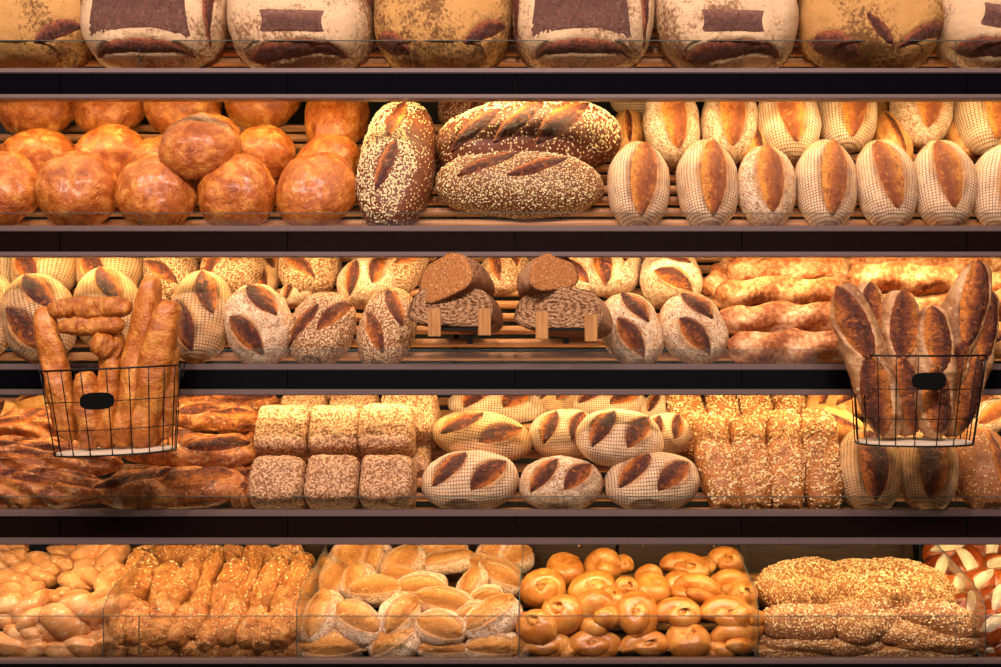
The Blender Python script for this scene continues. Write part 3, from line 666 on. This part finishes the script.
batch('slashed_loaf', 'bread', 3, 'brightly lit slashed oval loaf', 'upper row, middle shelf', 'slashed oval loaves in the upper row of the middle shelf', [
    ('oval_two2', -6, 262, 60, 50, 90), ('steep_oval0', 45, 265, 64, 66, 80), ('steep_oval0', 110, 265, 66, 66, 84), ('seed_oval0', 170, 268, 66, 54, 100), ('seed_oval1', 233, 265, 60, 64, 90), ('oval_two0', 268, 272, 50, 26, 75), ('seed_oval0', 309, 264, 62, 62, 90), ('oval_two3', 367, 281, 62, 50, 20), ('seed_oval1', 400, 265, 60, 50, 60), ('steep_oval1', 612, 265, 62, 60, 80), ('oval_two3', 671, 277, 64, 62, 100, dict(look='very pale slashed oval loaf')), ('seed_oval0', 505, 266, 56, 44, 60), ('oval_two3', 575, 268, 56, 50, 90)], pitch=16)
batch('small_round_loaf', 'bread', 3, 'small floury slashed loaf', 'between the rows, middle shelf', 'small loaves between the rows of the middle shelf', [
    ('oval_two3', 297, 292, 36, 24, 20), ('oval_two3', 152, 296, 50, 30, 80)])
# half loaves on stands
def half(kind, px, py, Y, nx, ny, nz, roll, wpx, label, kx=1.0):
    pr = PROTO[kind]; X_ = Vector((nx, ny, nz)).normalized(); Zr = Vector((math.sin(math.radians(roll)), 0, math.cos(math.radians(roll)))); Yv = Zr.cross(X_).normalized(); Z_ = X_.cross(Yv)
    s = wpx / (F / (CAM_D + Y)) / (2 * pr.b)
    cutx = .02 if kind == 'half_spiral' else .05
    Cn = ray(px, py, Y) - X_ * cutx * s * kx - Z_ * pr.c * s
    Mx = Matrix.Translation(Cn) @ Matrix((X_ * s * kx, Yv * s, Z_ * s)).transposed().to_4x4()
    instance(kind, 'half_loaf', Mx, label, 'bread', 'cut half loaves on the wooden display pegs')
half('half_spiral', 451, 306, -.085, -.30, -.93, .18, 3, 92, 'halved loaf with swirled brown crumb resting on the left pair of pegs', .9)
half('half_spiral', 559, 309, -.085, -.36, -.92, .18, 3, 96, 'halved loaf with swirled brown crumb resting on the right pair of pegs', .9)
half('half_dense', 444, 277, -.075, -.50, -.83, .22, -22, 68, 'halved dense brown loaf leaning on the left swirled half loaf', .8)
half('half_dense', 553, 272, -.07, .40, -.88, .20, -9, 56, 'halved seeded loaf with smooth crumb above the right swirled half loaf', .9)
def stand(pegs, post_px, label):
    Yp = -.135; p0 = ray(pegs[0][0], pegs[0][1], Yp); root = bpy.data.objects.new('display_stand', None); COL.objects.link(root); bx = ray(post_px, 352, .10); root.location = bx
    inv = Matrix.Translation(-bx)
    for px, py in pegs:
        c = ray(px, py, Yp); s = F / (CAM_D + Yp); bm = bmesh.new()
        box(bm, c.x - 6.3 / s, c.x + 6.3 / s, Yp - .006, Yp + .010, c.z - 13.5 / s, c.z + 13.5 / s, .001)
        o = link('wooden_peg', frombm('wooden_peg', bm, 'oak_wood'), root); o.matrix_parent_inverse = inv
    a, b = ray(pegs[0][0], 329, -.03), ray(pegs[1][0], 330, -.03)
    bm = bmesh.new(); box(bm, a.x, b.x, -.125, .20, a.z - .004, a.z + .003, .001)
    o = link('cradle_plate', frombm('cradle_plate', bm, 'dark_metal'), root); o.matrix_parent_inverse = inv
    for yy in (.10, .19):
        zt = ROWS[3]['z'] + (yy - Y0) * math.tan(ROWS[3]['t']) - 0.005; bm = bmesh.new()
        box(bm, bx.x - .008, bx.x + .008, yy - .004, yy + .004, min(zt, a.z - .02), a.z, .001)
        o = link('post', frombm('post', bm, 'dark_metal'), root); o.matrix_parent_inverse = inv
    tag(root, label, 'bread stand', 'small stands with two wooden pegs')
stand(((434.5, 323), (484.5, 322)), 470, 'small dark stand with two oak pegs holding the left halved loaf')
stand(((542, 325.5), (591, 328)), 566, 'small dark stand with two oak pegs holding the right halved loaf')
W3b = 'pile beside the right basket'
batch('floury_baguette', 'baguette', 3, 'baguette', W3b, 'short floury baguettes piled left of the right basket', [
    ('flour_baguette0', 790, 347, 124, 31, 0, dict(label='lowest brown floury baguette of the stack left of the right basket')),
    ('flour_baguette1', 783, 318, 128, 28, 2, dict(lift=.02, label='second baguette from the bottom, stack left of the right basket')),
    ('flour_baguette2', 782, 295, 130, 33, 1, dict(lift=.03, label='third baguette from the bottom, stack left of the right basket')),
    ('flour_baguette0', 789, 270, 122, 28, -1, dict(lift=.04, label='topmost bright baguette of the stack left of the right basket')),
    ('flour_baguette1', 722, 277, 50, 26, 50, dict(label='short end of a baguette sticking out left of the baguette stack')),
    ('flour_baguette2', 905, 279, 108, 30, -2, dict(lift=.06, label='pale twisted baguette lying just above the loaves in the right basket')),
    ('flour_baguette0', 870, 262, 80, 26, 4, dict(lift=.02, label='baguette at the back above the right basket, upper left one')),
    ('flour_baguette1', 950, 264, 100, 26, 4, dict(lift=.02, label='baguette at the back above the right basket, upper right one')),
    ('flour_baguette1', 858, 285, 30, 26, 60, dict(label='stubby baguette end between the stack and the right basket')),
    ('flour_baguette2', 905, 312, 140, 34, 5, dict(label='reddish baguette lying right behind the baguettes of the right basket')),
    ('flour_baguette0', 1010, 283, 80, 26, 5, dict(lift=.03, label='baguette touching the right picture edge, upper one, middle shelf')),
    ('flour_baguette1', 1015, 302, 90, 28, 8, dict(lift=.02, label='baguette touching the right picture edge, lower one, middle shelf')),
    ('flour_baguette2', 905, 346, 140, 30, 0, dict(label='lowest baguette hidden behind the right basket on the middle shelf'))], pitch=5)
# fourth shelf
batch('brown_baguette', 'baguette', 4, 'brown crusty baguette', '', 'crusty brown baguettes on the left of the fourth shelf', [
    ('brown_baguette0', 30, 488, 148, 40, -1, dict(label='lowest rough brown loaf of the left pile, fourth shelf')),
    ('brown_baguette0', 30, 457, 170, 38, -3, dict(lift=.02, label='middle rough brown loaf of the left pile, fourth shelf', flip=True)),
    ('brown_baguette0', 52, 426, 124, 36, 3, dict(lift=.03, label='upper rough brown loaf of the left pile, fourth shelf')),
    ('brown_baguette1', 170, 487, 148, 42, 2, dict(label='lowest dark baguette in the shade beneath the left basket')),
    ('brown_baguette2', 188, 449, 138, 37, -3, dict(lift=.02, label='brown baguette with cracked ear right below the left basket')),
    ('brown_baguette1', 218, 417, 100, 28, -5, dict(lift=.04, label='bright golden baguette right of the left basket, fourth shelf', flip=True)),
    ('brown_baguette2', 226, 402, 106, 24, 0, dict(lift=.01, label='rearmost baguette right of the left basket, under the panel')),
    ('brown_baguette1', 250, 437, 40, 22, -20, dict(label='dark baguette end squeezed above the lower pile beside the oat blocks')),
    ('brown_baguette2', 240, 475, 40, 22, -10, dict(label='greyish baguette end poking out beside the lower left oat block')),
    ('brown_baguette1', 246, 494, 40, 26, 0, dict(label='dark low baguette end touching the lower left oat block')),
    ('plain_oval', 40, 400, 50, 22, 10, dict(label='pale roll at the back left of the fourth shelf')),
    ('plain_oval', 4, 414, 30, 28, 60, dict(label='pale round bun at left picture edge on the fourth shelf'))], pitch=4)
B4 = 'square oat-covered block loaf'
batch('oat_block', 'bread', 4, B4, 'lower row of fourth shelf', 'square oat covered blocks, lower row', [
    ('oat_block0', 280, 484, 54, 50, 0), ('oat_block1', 334, 483.5, 53, 50, 0), ('oat_block2', 388, 483.5, 54, 50, 0)], pitch=20)
batch('oat_block', 'bread', 4, B4, 'upper row of fourth shelf', 'square oat covered blocks, upper row', [
    ('oat_block1', 285, 434, 53, 50, 0, dict(lift=.02)), ('oat_block2', 337, 434, 52, 50, 0, dict(lift=.02)), ('oat_block0', 388, 433, 55, 52, 0, dict(lift=.02))], pitch=20)
batch('oat_block', 'bread', 4, 'bright yellow oat block', 'behind others on fourth shelf', 'square oat covered blocks at the back', [
    ('oat_block0', 305, 412, 46, 34, 0), ('oat_block1', 355, 412, 50, 34, 0), ('oat_block2', 403, 415, 44, 42, 0), ('oat_block1', 340, 396, 50, 26, 0), ('oat_block0', 421, 424, 26, 60, 0, dict(Y=.22)), ('oat_block2', 416, 462, 26, 40, 0, dict(Y=.17))], pitch=10)
batch('slashed_loaf', 'bread', 4, 'two-slash oval loaf', 'front row of fourth shelf', 'two slash ovals in the front row of the fourth shelf', [
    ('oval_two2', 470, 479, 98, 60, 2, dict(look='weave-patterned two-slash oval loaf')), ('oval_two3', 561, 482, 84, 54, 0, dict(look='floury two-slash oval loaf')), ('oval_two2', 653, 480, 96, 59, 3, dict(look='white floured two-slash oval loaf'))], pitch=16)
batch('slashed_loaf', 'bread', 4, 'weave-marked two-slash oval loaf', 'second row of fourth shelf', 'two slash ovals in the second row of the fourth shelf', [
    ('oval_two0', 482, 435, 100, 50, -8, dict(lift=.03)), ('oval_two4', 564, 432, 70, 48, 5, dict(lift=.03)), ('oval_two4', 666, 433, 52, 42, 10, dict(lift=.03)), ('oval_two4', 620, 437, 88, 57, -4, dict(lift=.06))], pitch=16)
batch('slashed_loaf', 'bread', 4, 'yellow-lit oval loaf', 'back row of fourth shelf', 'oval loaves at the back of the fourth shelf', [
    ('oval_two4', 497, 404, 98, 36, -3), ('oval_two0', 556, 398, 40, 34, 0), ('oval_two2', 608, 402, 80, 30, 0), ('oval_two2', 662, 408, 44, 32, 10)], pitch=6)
batch('golden_seed_loaf', 'bread', 4, 'golden seed-covered narrow loaf', 'front row', 'seed covered narrow loaves in front', [
    ('golden_loaf0', 717, 463, 100, 38, 104), ('golden_loaf1', 750, 465, 98, 37, 99), ('golden_loaf0', 785, 461, 102, 39, 92), ('golden_loaf1', 820, 460, 104, 40, 97)], pitch=18)
batch('golden_seed_loaf', 'bread', 4, 'yellow-lit seeded narrow loaf', 'back row', 'seed covered narrow loaves behind', [
    ('golden_loaf1', 688, 418, 80, 36, 106), ('golden_loaf0', 722, 414, 76, 34, 96), ('golden_loaf1', 755, 412, 76, 34, 100), ('golden_loaf0', 787, 400, 60, 34, 95)], pitch=12)
batch('dark_loaf', 'bread', 4, 'loaf', '', 'loaves under the right basket', [
    ('dark_half', 869, 469, 80, 64, 92, dict(label='dark-topped loaf with pale rim in the shade below the right basket, left one')),
    ('dark_half', 928, 469, 78, 60, 88, dict(flip=True, label='dark-topped loaf in the shade below the right basket, right one')),
    ('brown_seed', 984, 468, 86, 56, 100, dict(label='dark brown loaf with fine seeds at the right end, fourth shelf')),
    ('brown_seed', 1024, 470, 80, 46, 90, dict(label='brown loaf at the right picture edge of the fourth shelf')),
    ('plain_oval', 838, 428, 66, 40, 150, dict(label='pale cracked loaf left of the right basket on the fourth shelf', lift=.03)),
    ('plain_oval', 822, 402, 50, 34, 60, dict(label='dark-slashed loaf at the back left of the right basket')),
    ('plain_oval', 850, 400, 60, 34, 20, dict(label='yellow loaf under the panel just left of the right basket')),
    ('seed_oval0', 852, 448, 50, 40, 110, dict(label='speckled loaf peeping out beside the base of the right basket')),
    ('seed_oval1', 905, 425, 80, 50, 20, dict(label='loaf hidden behind the wires of the right basket')),
    ('flour_baguette0', 990, 402, 60, 22, 0, dict(label='yellow bread under the panel at the far right, fourth shelf')),
    ('oval_one1', 992, 416, 46, 34, 30, dict(label='white floury roll with one slash at the far right, fourth shelf', lift=.04))], pitch=20)

# bottom shelf bins: piles that rise towards the back
def pile(cy):
    pts = ((540, .42), (555, .37), (575, .27), (600, .14), (625, .085), (665, .07))
    for (a_, y1), (b_, y2) in zip(pts[:-1], pts[1:]):
        if cy <= b_: return y1 + (y2 - y1) * max(0, (cy - a_)) / (b_ - a_)
    return .07
def layers(name, cat, look, binname, group, items, pitch=30, cuts=(575, 612)):
    names = ('top layer', 'middle layer', 'bottom layer')
    for li in range(3):
        lo = -1e9 if li == 0 else cuts[li - 1]; hi = 1e9 if li == 2 else cuts[li]
        k_ = 1.13 if name != 'grain_loaf' else 1.0
        sub = [(it[0], it[1], it[2], it[3] * k_, it[4] * k_) + tuple(it[5:]) for it in items if lo <= it[2] < hi]
        if sub: batch(name, cat, 5, look, names[li] + ' of ' + binname, group, sub, pitch, pile)
layers('twisted_roll', 'bread roll', 'tan twisted roll', 'leftmost bin', 'tan twisted rolls in the leftmost bin', [
    ('twist0', 8, 546, 36, 18, 0), ('twist1', 10, 563, 34, 24, 20), ('twist0', 66, 551, 34, 14, 0), ('twist2', 48, 567, 46, 26, -10), ('twist1', 88, 558, 36, 30, 60), ('twist2', 112, 560, 42, 30, 80), ('twist0', 82, 580, 42, 28, 15), ('twist1', 112, 582, 34, 28, 60),
    ('twist2', 12, 580, 46, 28, 20), ('twist1', 38, 578, 38, 26, 20), ('twist0', 62, 598, 36, 20, 0), ('twist2', 8, 606, 40, 36, 50), ('twist1', 33, 609, 46, 32, 75), ('twist0', 76, 616, 62, 46, 20), ('twist2', 112, 610, 34, 44, 80),
    ('twist1', 28, 632, 40, 22, 0), ('twist2', 12, 646, 50, 30, 10), ('twist0', 38, 648, 30, 28, 80), ('twist1', 80, 648, 60, 30, 10), ('twist2', 112, 645, 26, 34, 80)], 34)
NS = [(153, 556, 34, 20, 0), (190, 553, 40, 20, -30), (208, 552, 26, 24, 40), (232, 556, 22, 22, 50), (258, 556, 26, 24, 20), (288, 556, 30, 24, 40), (300, 566, 26, 24, 60), (178, 552, 34, 20, 0),
      (142, 579, 54, 34, 80), (126, 590, 44, 24, 80), (166, 590, 50, 26, 80), (184, 588, 56, 26, 58), (208, 580, 62, 18, 72), (230, 590, 60, 28, 66), (252, 582, 54, 20, 78), (270, 587, 60, 26, 68), (291, 593, 60, 26, 68), (268, 560, 24, 18, 30), (305, 590, 40, 18, 70),
      (122, 622, 36, 20, 80), (140, 622, 40, 28, 90), (168, 606, 44, 28, 65), (162, 628, 34, 30, 80), (184, 625, 40, 22, 65), (198, 610, 46, 20, 70), (212, 632, 34, 22, 60), (234, 620, 44, 24, 70), (252, 625, 40, 20, 60), (266, 632, 34, 26, 60), (286, 622, 44, 26, 75), (284, 638, 30, 24, 30), (296, 615, 40, 20, 75),
      (120, 650, 26, 22, 60), (141, 645, 26, 24, 80), (164, 650, 32, 22, 0), (196, 650, 36, 20, 0), (222, 651, 32, 22, 20), (247, 650, 30, 22, 40), (272, 652, 26, 20, 0), (289, 652, 26, 20, 0)]
layers('nut_stick', 'bread roll', 'knobbly nut-crusted stick', 'second bin', 'nut crusted sticks in the second bin', [('nut_stick%d' % (i % 3),) + t_ for i, t_ in enumerate(NS)], 26, (572, 605))
SR = [(350, 556, 46, 34, 50), (376, 559, 34, 28, 60), (402, 566, 46, 34, 45), (428, 552, 34, 20, 20), (452, 549, 30, 16, 0), (448, 561, 50, 22, 5), (494, 552, 36, 26, 30), (515, 556, 26, 34, 60), (480, 562, 22, 18, 0), (328, 572, 28, 24, 80), (500, 570, 40, 22, -20), (420, 548, 24, 14, 10),
      (332, 579, 36, 26, 65), (358, 582, 36, 32, 70), (375, 590, 48, 28, 0), (420, 586, 50, 26, 10), (445, 601, 54, 26, -8), (472, 584, 34, 24, 55), (502, 578, 40, 24, -30), (486, 596, 32, 20, 20), (400, 575, 34, 20, 0),
      (321, 616, 50, 34, 60), (357, 621, 48, 36, -35), (399, 615, 44, 36, 65), (441, 627, 46, 32, -10), (492, 617, 56, 36, 25), (380, 640, 36, 20, 0), (470, 612, 30, 20, 30),
      (333, 646, 58, 30, 8), (396, 643, 50, 34, 25), (443, 650, 48, 22, -4), (492, 646, 52, 30, 10), (515, 648, 20, 26, 80), (308, 650, 20, 20, 0)]
layers('seeded_roll', 'bread roll', 'floury roll with seeded split', 'third bin', 'floury rolls with seeds in the third bin', [('seed_roll%d' % (i % 4),) + t_ for i, t_ in enumerate(SR)], 38, (575, 608))
KN = [(567, 569, 38, 32, -20), (603, 566, 36, 30, 0), (624, 564, 18, 18, 60), (685, 568, 46, 28, -10), (725, 562, 34, 28, 0), (706, 565, 22, 18, 0), (649, 576, 26, 20, 0),
      (543, 590, 44, 38, 20), (592, 590, 46, 34, 20), (628, 590, 22, 28, 60), (654, 590, 38, 34, -40), (696, 592, 48, 30, -10), (729, 587, 40, 30, 0), (678, 585, 30, 26, 30), (745, 597, 26, 30, 80), (612, 600, 30, 30, 0),
      (562, 613, 38, 42, 70), (598, 615, 42, 44, 30), (637, 616, 40, 44, 0), (678, 615, 44, 32, 0), (727, 616, 50, 36, -10), (537, 626, 34, 40, 60), (748, 622, 24, 36, 80),
      (546, 645, 46, 26, 0), (594, 645, 50, 28, 0), (645, 646, 46, 28, 5), (690, 640, 44, 38, 0), (732, 642, 44, 34, 10), (712, 652, 24, 18, 0), (568, 652, 26, 18, 0)]
layers('knot_roll', 'bread roll', 'shiny golden knot roll', 'fourth bin', 'golden knotted rolls in the fourth bin', [('knot%d' % ((i * 3 + i // 4) % 4),) + t_ for i, t_ in enumerate(KN)], 42, (578, 606))
GL = [(800, 576, 80, 36, 8), (862, 572, 66, 26, 0), (905, 576, 84, 34, -12), (778, 586, 50, 36, 20), (935, 588, 60, 34, -30),
      (802, 596, 74, 38, 3), (852, 592, 62, 38, -8), (905, 596, 100, 42, -12), (875, 600, 60, 34, 30),
      (801, 620, 82, 36, 0), (868, 623, 62, 34, 18), (932, 614, 90, 36, -14), (850, 610, 50, 30, 0), (905, 632, 80, 24, -4),
      (800, 641, 84, 22, -3), (858, 643, 60, 22, 8), (932, 638, 90, 26, -3), (798, 652, 82, 18, 2), (930, 652, 90, 18, 0), (865, 654, 60, 16, 0)]
layers('grain_loaf', 'bread', 'flat oval grain-crusted loaf', 'fifth bin', 'grain crusted flat loaves in the fifth bin', [('grain_loaf%d' % (i % 3),) + t_ for i, t_ in enumerate(GL)], 14, (590, 608))
PR = [(945, 552, 38, 28, 0), (988, 552, 40, 32, 10), (938, 572, 34, 30, 60), (965, 570, 44, 36, 50), (996, 568, 34, 28, 0), (955, 590, 40, 28, 10), (978, 585, 38, 30, 30), (1003, 585, 34, 30, 0), (994, 603, 32, 34, 60), (968, 606, 30, 26, 10), (990, 628, 36, 34, 20), (1006, 645, 40, 30, 0), (994, 652, 26, 20, 0), (1012, 615, 30, 40, 60)]
layers('pretzel_roll', 'bread roll', 'chestnut roll with white burst top', 'rightmost bin', 'brown rolls with white burst tops in the rightmost bin', [('pretzel_roll%d' % (i % 2),) + t_ for i, t_ in enumerate(PR)], 40, (578, 612))

# clear dividers between the bins
for px, nm in ((104, 'between the twisted rolls and the nut sticks'), (297, 'between the nut sticks and the seeded rolls'), (519, 'between the seeded rolls and the knot rolls'), (758, 'between the knot rolls and the grain loaves'), (985, 'between the grain loaves and the chestnut rolls')):
    x = (px - PX) / F * (CAM_D - .03); zt = ray(0, 608, -.03).z; zb = ROWS[5]['z'] - .012
    prof = [(-.034, zb), (-.034, zt), (.01, zt + .035), (.43, zt + .11), (.50, zt + .11), (.50, zb + .11)]
    bm = bmesh.new(); A_ = [bm.verts.new((x - .0012, y, z)) for y, z in prof]; B_ = [bm.verts.new((x + .0012, y, z)) for y, z in prof]
    bm.faces.new(A_[::-1]); bm.faces.new(B_); n = len(prof)
    for i in range(n): f = bm.faces.new((A_[i], A_[(i + 1) % n], B_[(i + 1) % n], B_[i])); f.material_index = 1
    o = link('clear_divider', frombm('clear_divider', bm, ['clear_glass', 'glass_edge'])); tag(o, 'clear upright divider pane ' + nm, 'divider', 'clear dividers of the bottom shelf bins')

# ------------------------------------------------------------------ hanging wire baskets
def basket(px, py_rim, px_b, py_b, w_t, w_b, roll, label, tagpx):
    Yc = -.172; s = F / (CAM_D + Yc); c = ray(px, py_rim, Yc); b = ray(px_b, py_b, Yc)
    root = bpy.data.objects.new('wire_basket', None); COL.objects.link(root); root.location = b; root.rotation_euler = (0, 0, 0)
    tag(root, label, 'basket', 'black wire baskets hanging from the middle shelf')
    inv = Matrix.Translation(-b); rt, rb = w_t / 2 / s, w_b / 2 / s; dt, db = .105, .088
    rl = math.radians(roll)
    def pt(th, u, k=1.0):                                  # superelliptic plan, u=0 bottom .. 1 rim
        e = 0.92; cs, sn = math.cos(th), math.sin(th)
        x = math.copysign(abs(cs) ** e, cs) * (rb + (rt - rb) * u) * k; y = math.copysign(abs(sn) ** e, sn) * (db + (dt - db) * u) * k
        o = b.lerp(c, u); return Vector((o.x + x, Yc + y, o.z + x * math.tan(rl)))
    def ring(u, r, name):
        bm = bmesh.new(); n = 48; P_ = [pt(2 * PI * i / n, u) for i in range(n + 1)]; tube(bm, P_, r, 8, False)
        o = link(name, frombm(name, bm, 'black_wire', True), root); o.matrix_parent_inverse = inv
    ring(1.0, .0023, 'rim_wire'); ring(.63, .0011, 'hoop_wire'); ring(.30, .0011, 'hoop_wire'); ring(0.0, .0022, 'base_wire')
    for i in range(20):
        th = 2 * PI * (i + .5) / 20; bm = bmesh.new(); tube(bm, [pt(th, u / 4) for u in range(5)], .0014, 8)
        o = link('upright_wire', frombm('upright_wire', bm, 'black_wire', True), root); o.matrix_parent_inverse = inv
    bm = bmesh.new(); n = 40; top = [bm.verts.new(pt(2 * PI * i / n, 0, .97) + Vector((0, 0, .006))) for i in range(n)]; bot = [bm.verts.new(pt(2 * PI * i / n, 0, .97) + Vector((0, 0, -.002))) for i in range(n)]
    bm.faces.new(top); bm.faces.new(bot[::-1])
    for i in range(n): bm.faces.new((top[i], bot[i], bot[(i + 1) % n], top[(i + 1) % n]))
    o = link('base_plate', frombm('base_plate', bm, 'base_cream'), root); o.matrix_parent_inverse = inv
    # oval black tag on the front
    tcen = ray(tagpx[0], tagpx[1], Yc - .101); bm = bmesh.new(); n = 36; f_ = []; g_ = []
    for i in range(n):
        th = 2 * PI * i / n; cs, sn = math.cos(th), math.sin(th); x = math.copysign(abs(cs) ** .65, cs) * 16.5 / s; z = math.copysign(abs(sn) ** .75, sn) * 8.2 / s
        f_.append(bm.verts.new(tcen + Vector((x, -.0015, z + x * math.tan(rl))))); g_.append(bm.verts.new(tcen + Vector((x, .0015, z + x * math.tan(rl)))))
    bm.faces.new(f_); bm.faces.new(g_[::-1])
    for i in range(n): bm.faces.new((f_[i], g_[i], g_[(i + 1) % n], f_[(i + 1) % n]))
    o = link('name_tag', frombm('name_tag', bm, 'tag_black'), root); o.matrix_parent_inverse = inv; o['label'] = 'blank black oval tag'
    for sx in (-1, 1):                                     # hooks over the shelf rail
        p = pt(PI / 2 - sx * 1.05, 1.0); q = p; bm = bmesh.new()
        tube(bm, [p, p + Vector((0, 0, -.03)), Vector((p.x, YF - .03, p.z - .03)), Vector((p.x, YF - .016, p.z - .010)), Vector((p.x, YF - .015, zf(364) + .004)), Vector((p.x, YF + .003, zf(364) + .004))], .0018, 8)
        o = link('hook', frombm('hook', bm, 'black_wire', True), root); o.matrix_parent_inverse = inv
basket(110.5, 368, 116, 452, 136, 118, 2.5, 'hanging black wire basket filled with golden bread sticks, left one', (97, 401))
basket(917.5, 355, 914, 443, 134, 116, 0, 'hanging black wire basket filled with dark crusty baguettes, right one', (929, 381))
def stick(kind, name, p_top, p_bot, wpx, Yt, Yb, label, group, cat, roll=0):
    Yt -= .047; Yb -= .047
    pr = PROTO[kind]; T_, B_ = ray(*p_top, Yt), ray(*p_bot, Yb); A_ = (T_ - B_); ln = A_.length; A_.normalize()
    c = (T_ + B_) / 2; s = F / (CAM_D + (Yt + Yb) / 2); N_ = Vector((math.sin(math.radians(roll)), -1, .15)); N_ = (N_ - A_ * N_.dot(A_)).normalized(); Bv = N_.cross(A_)
    w_ = wpx / 2 / s; sx, sy = ln / 2 / pr.a, w_ / pr.b
    Mx = Matrix.Translation(c - N_ * pr.c * sy) @ Matrix((A_ * sx, Bv * sy, N_ * sy)).transposed().to_4x4()
    instance(kind, name, Mx, label, cat, group)
g = 'dark baguettes standing in the right basket'
for i, (k, a_, b_, w_, yt, yb, ro, lb) in enumerate([
    (1, (866, 282), (884, 436), 38, -.065, -.065, -10, 'dark baguette behind the leftmost one in the right basket'),
    (2, (988, 288), (950, 436), 42, -.06, -.075, 20, 'rightmost dark baguette in the right basket'),
    (0, (842, 284), (893, 438), 44, -.13, -.14, -25, 'leftmost dark baguette in the right basket, leaning left'),
    (1, (898, 290), (908, 436), 44, -.10, -.11, 0, 'third dark baguette from left in the right basket, with broken ear'),
    (2, (934, 306), (934, 438), 42, -.14, -.14, 0, 'shortest dark baguette in the middle of the right basket'),
    (0, (984, 262), (918, 430), 44, -.085, -.09, 10, 'tallest dark baguette in the right basket, leaning right')]):
    stick('basket_baguette%d' % k, 'basket_baguette', a_, b_, w_, yt, yb, lb, g, 'baguette', ro)
g = 'golden bread sticks standing in the left basket'
for i, (a_, b_, w_, yt, yb, lb) in enumerate([
    ((160, 300), (150, 448), 26, -.06, -.08, 'golden stick at the back right of the left basket'),
    ((172, 345), (164, 440), 17, -.10, -.10, 'pale curved stick at the right side inside the left basket'),
    ((41, 306), (70, 442), 25, -.10, -.11, 'leftmost golden stick standing in the left basket'),
    ((152, 276), (122, 446), 25, -.09, -.12, 'tallest golden stick of the left basket, leaning right'),
    ((170, 300), (140, 450), 31, -.12, -.12, 'wide golden stick sprinkled with cheese, right of the tallest stick'),
    ((114, 330), (104, 449), 24, -.08, -.12, 'golden stick in the middle of the left basket behind the tag'),
    ((84, 372), (92, 448), 24, -.12, -.12, 'short golden stick left of the tag in the left basket'),
    ((48, 311), (94, 302), 19, -.10, -.10, 'golden stick lying across the left basket, upper left one'),
    ((74, 311), (132, 306), 21, -.11, -.09, 'golden stick lying across the left basket, upper right one'),
    ((58, 327), (124, 324), 18, -.12, -.10, 'golden stick lying crosswise below two others in the left basket'),
    ((92, 340), (122, 352), 23, -.13, -.09, 'golden stick tip pointing out in the middle of the left basket')]):
    stick('cheese_stick%d' % (i % 3), 'bread_stick', a_, b_, w_, yt, yb, lb, g, 'bread stick', i * 17 % 40 - 20)
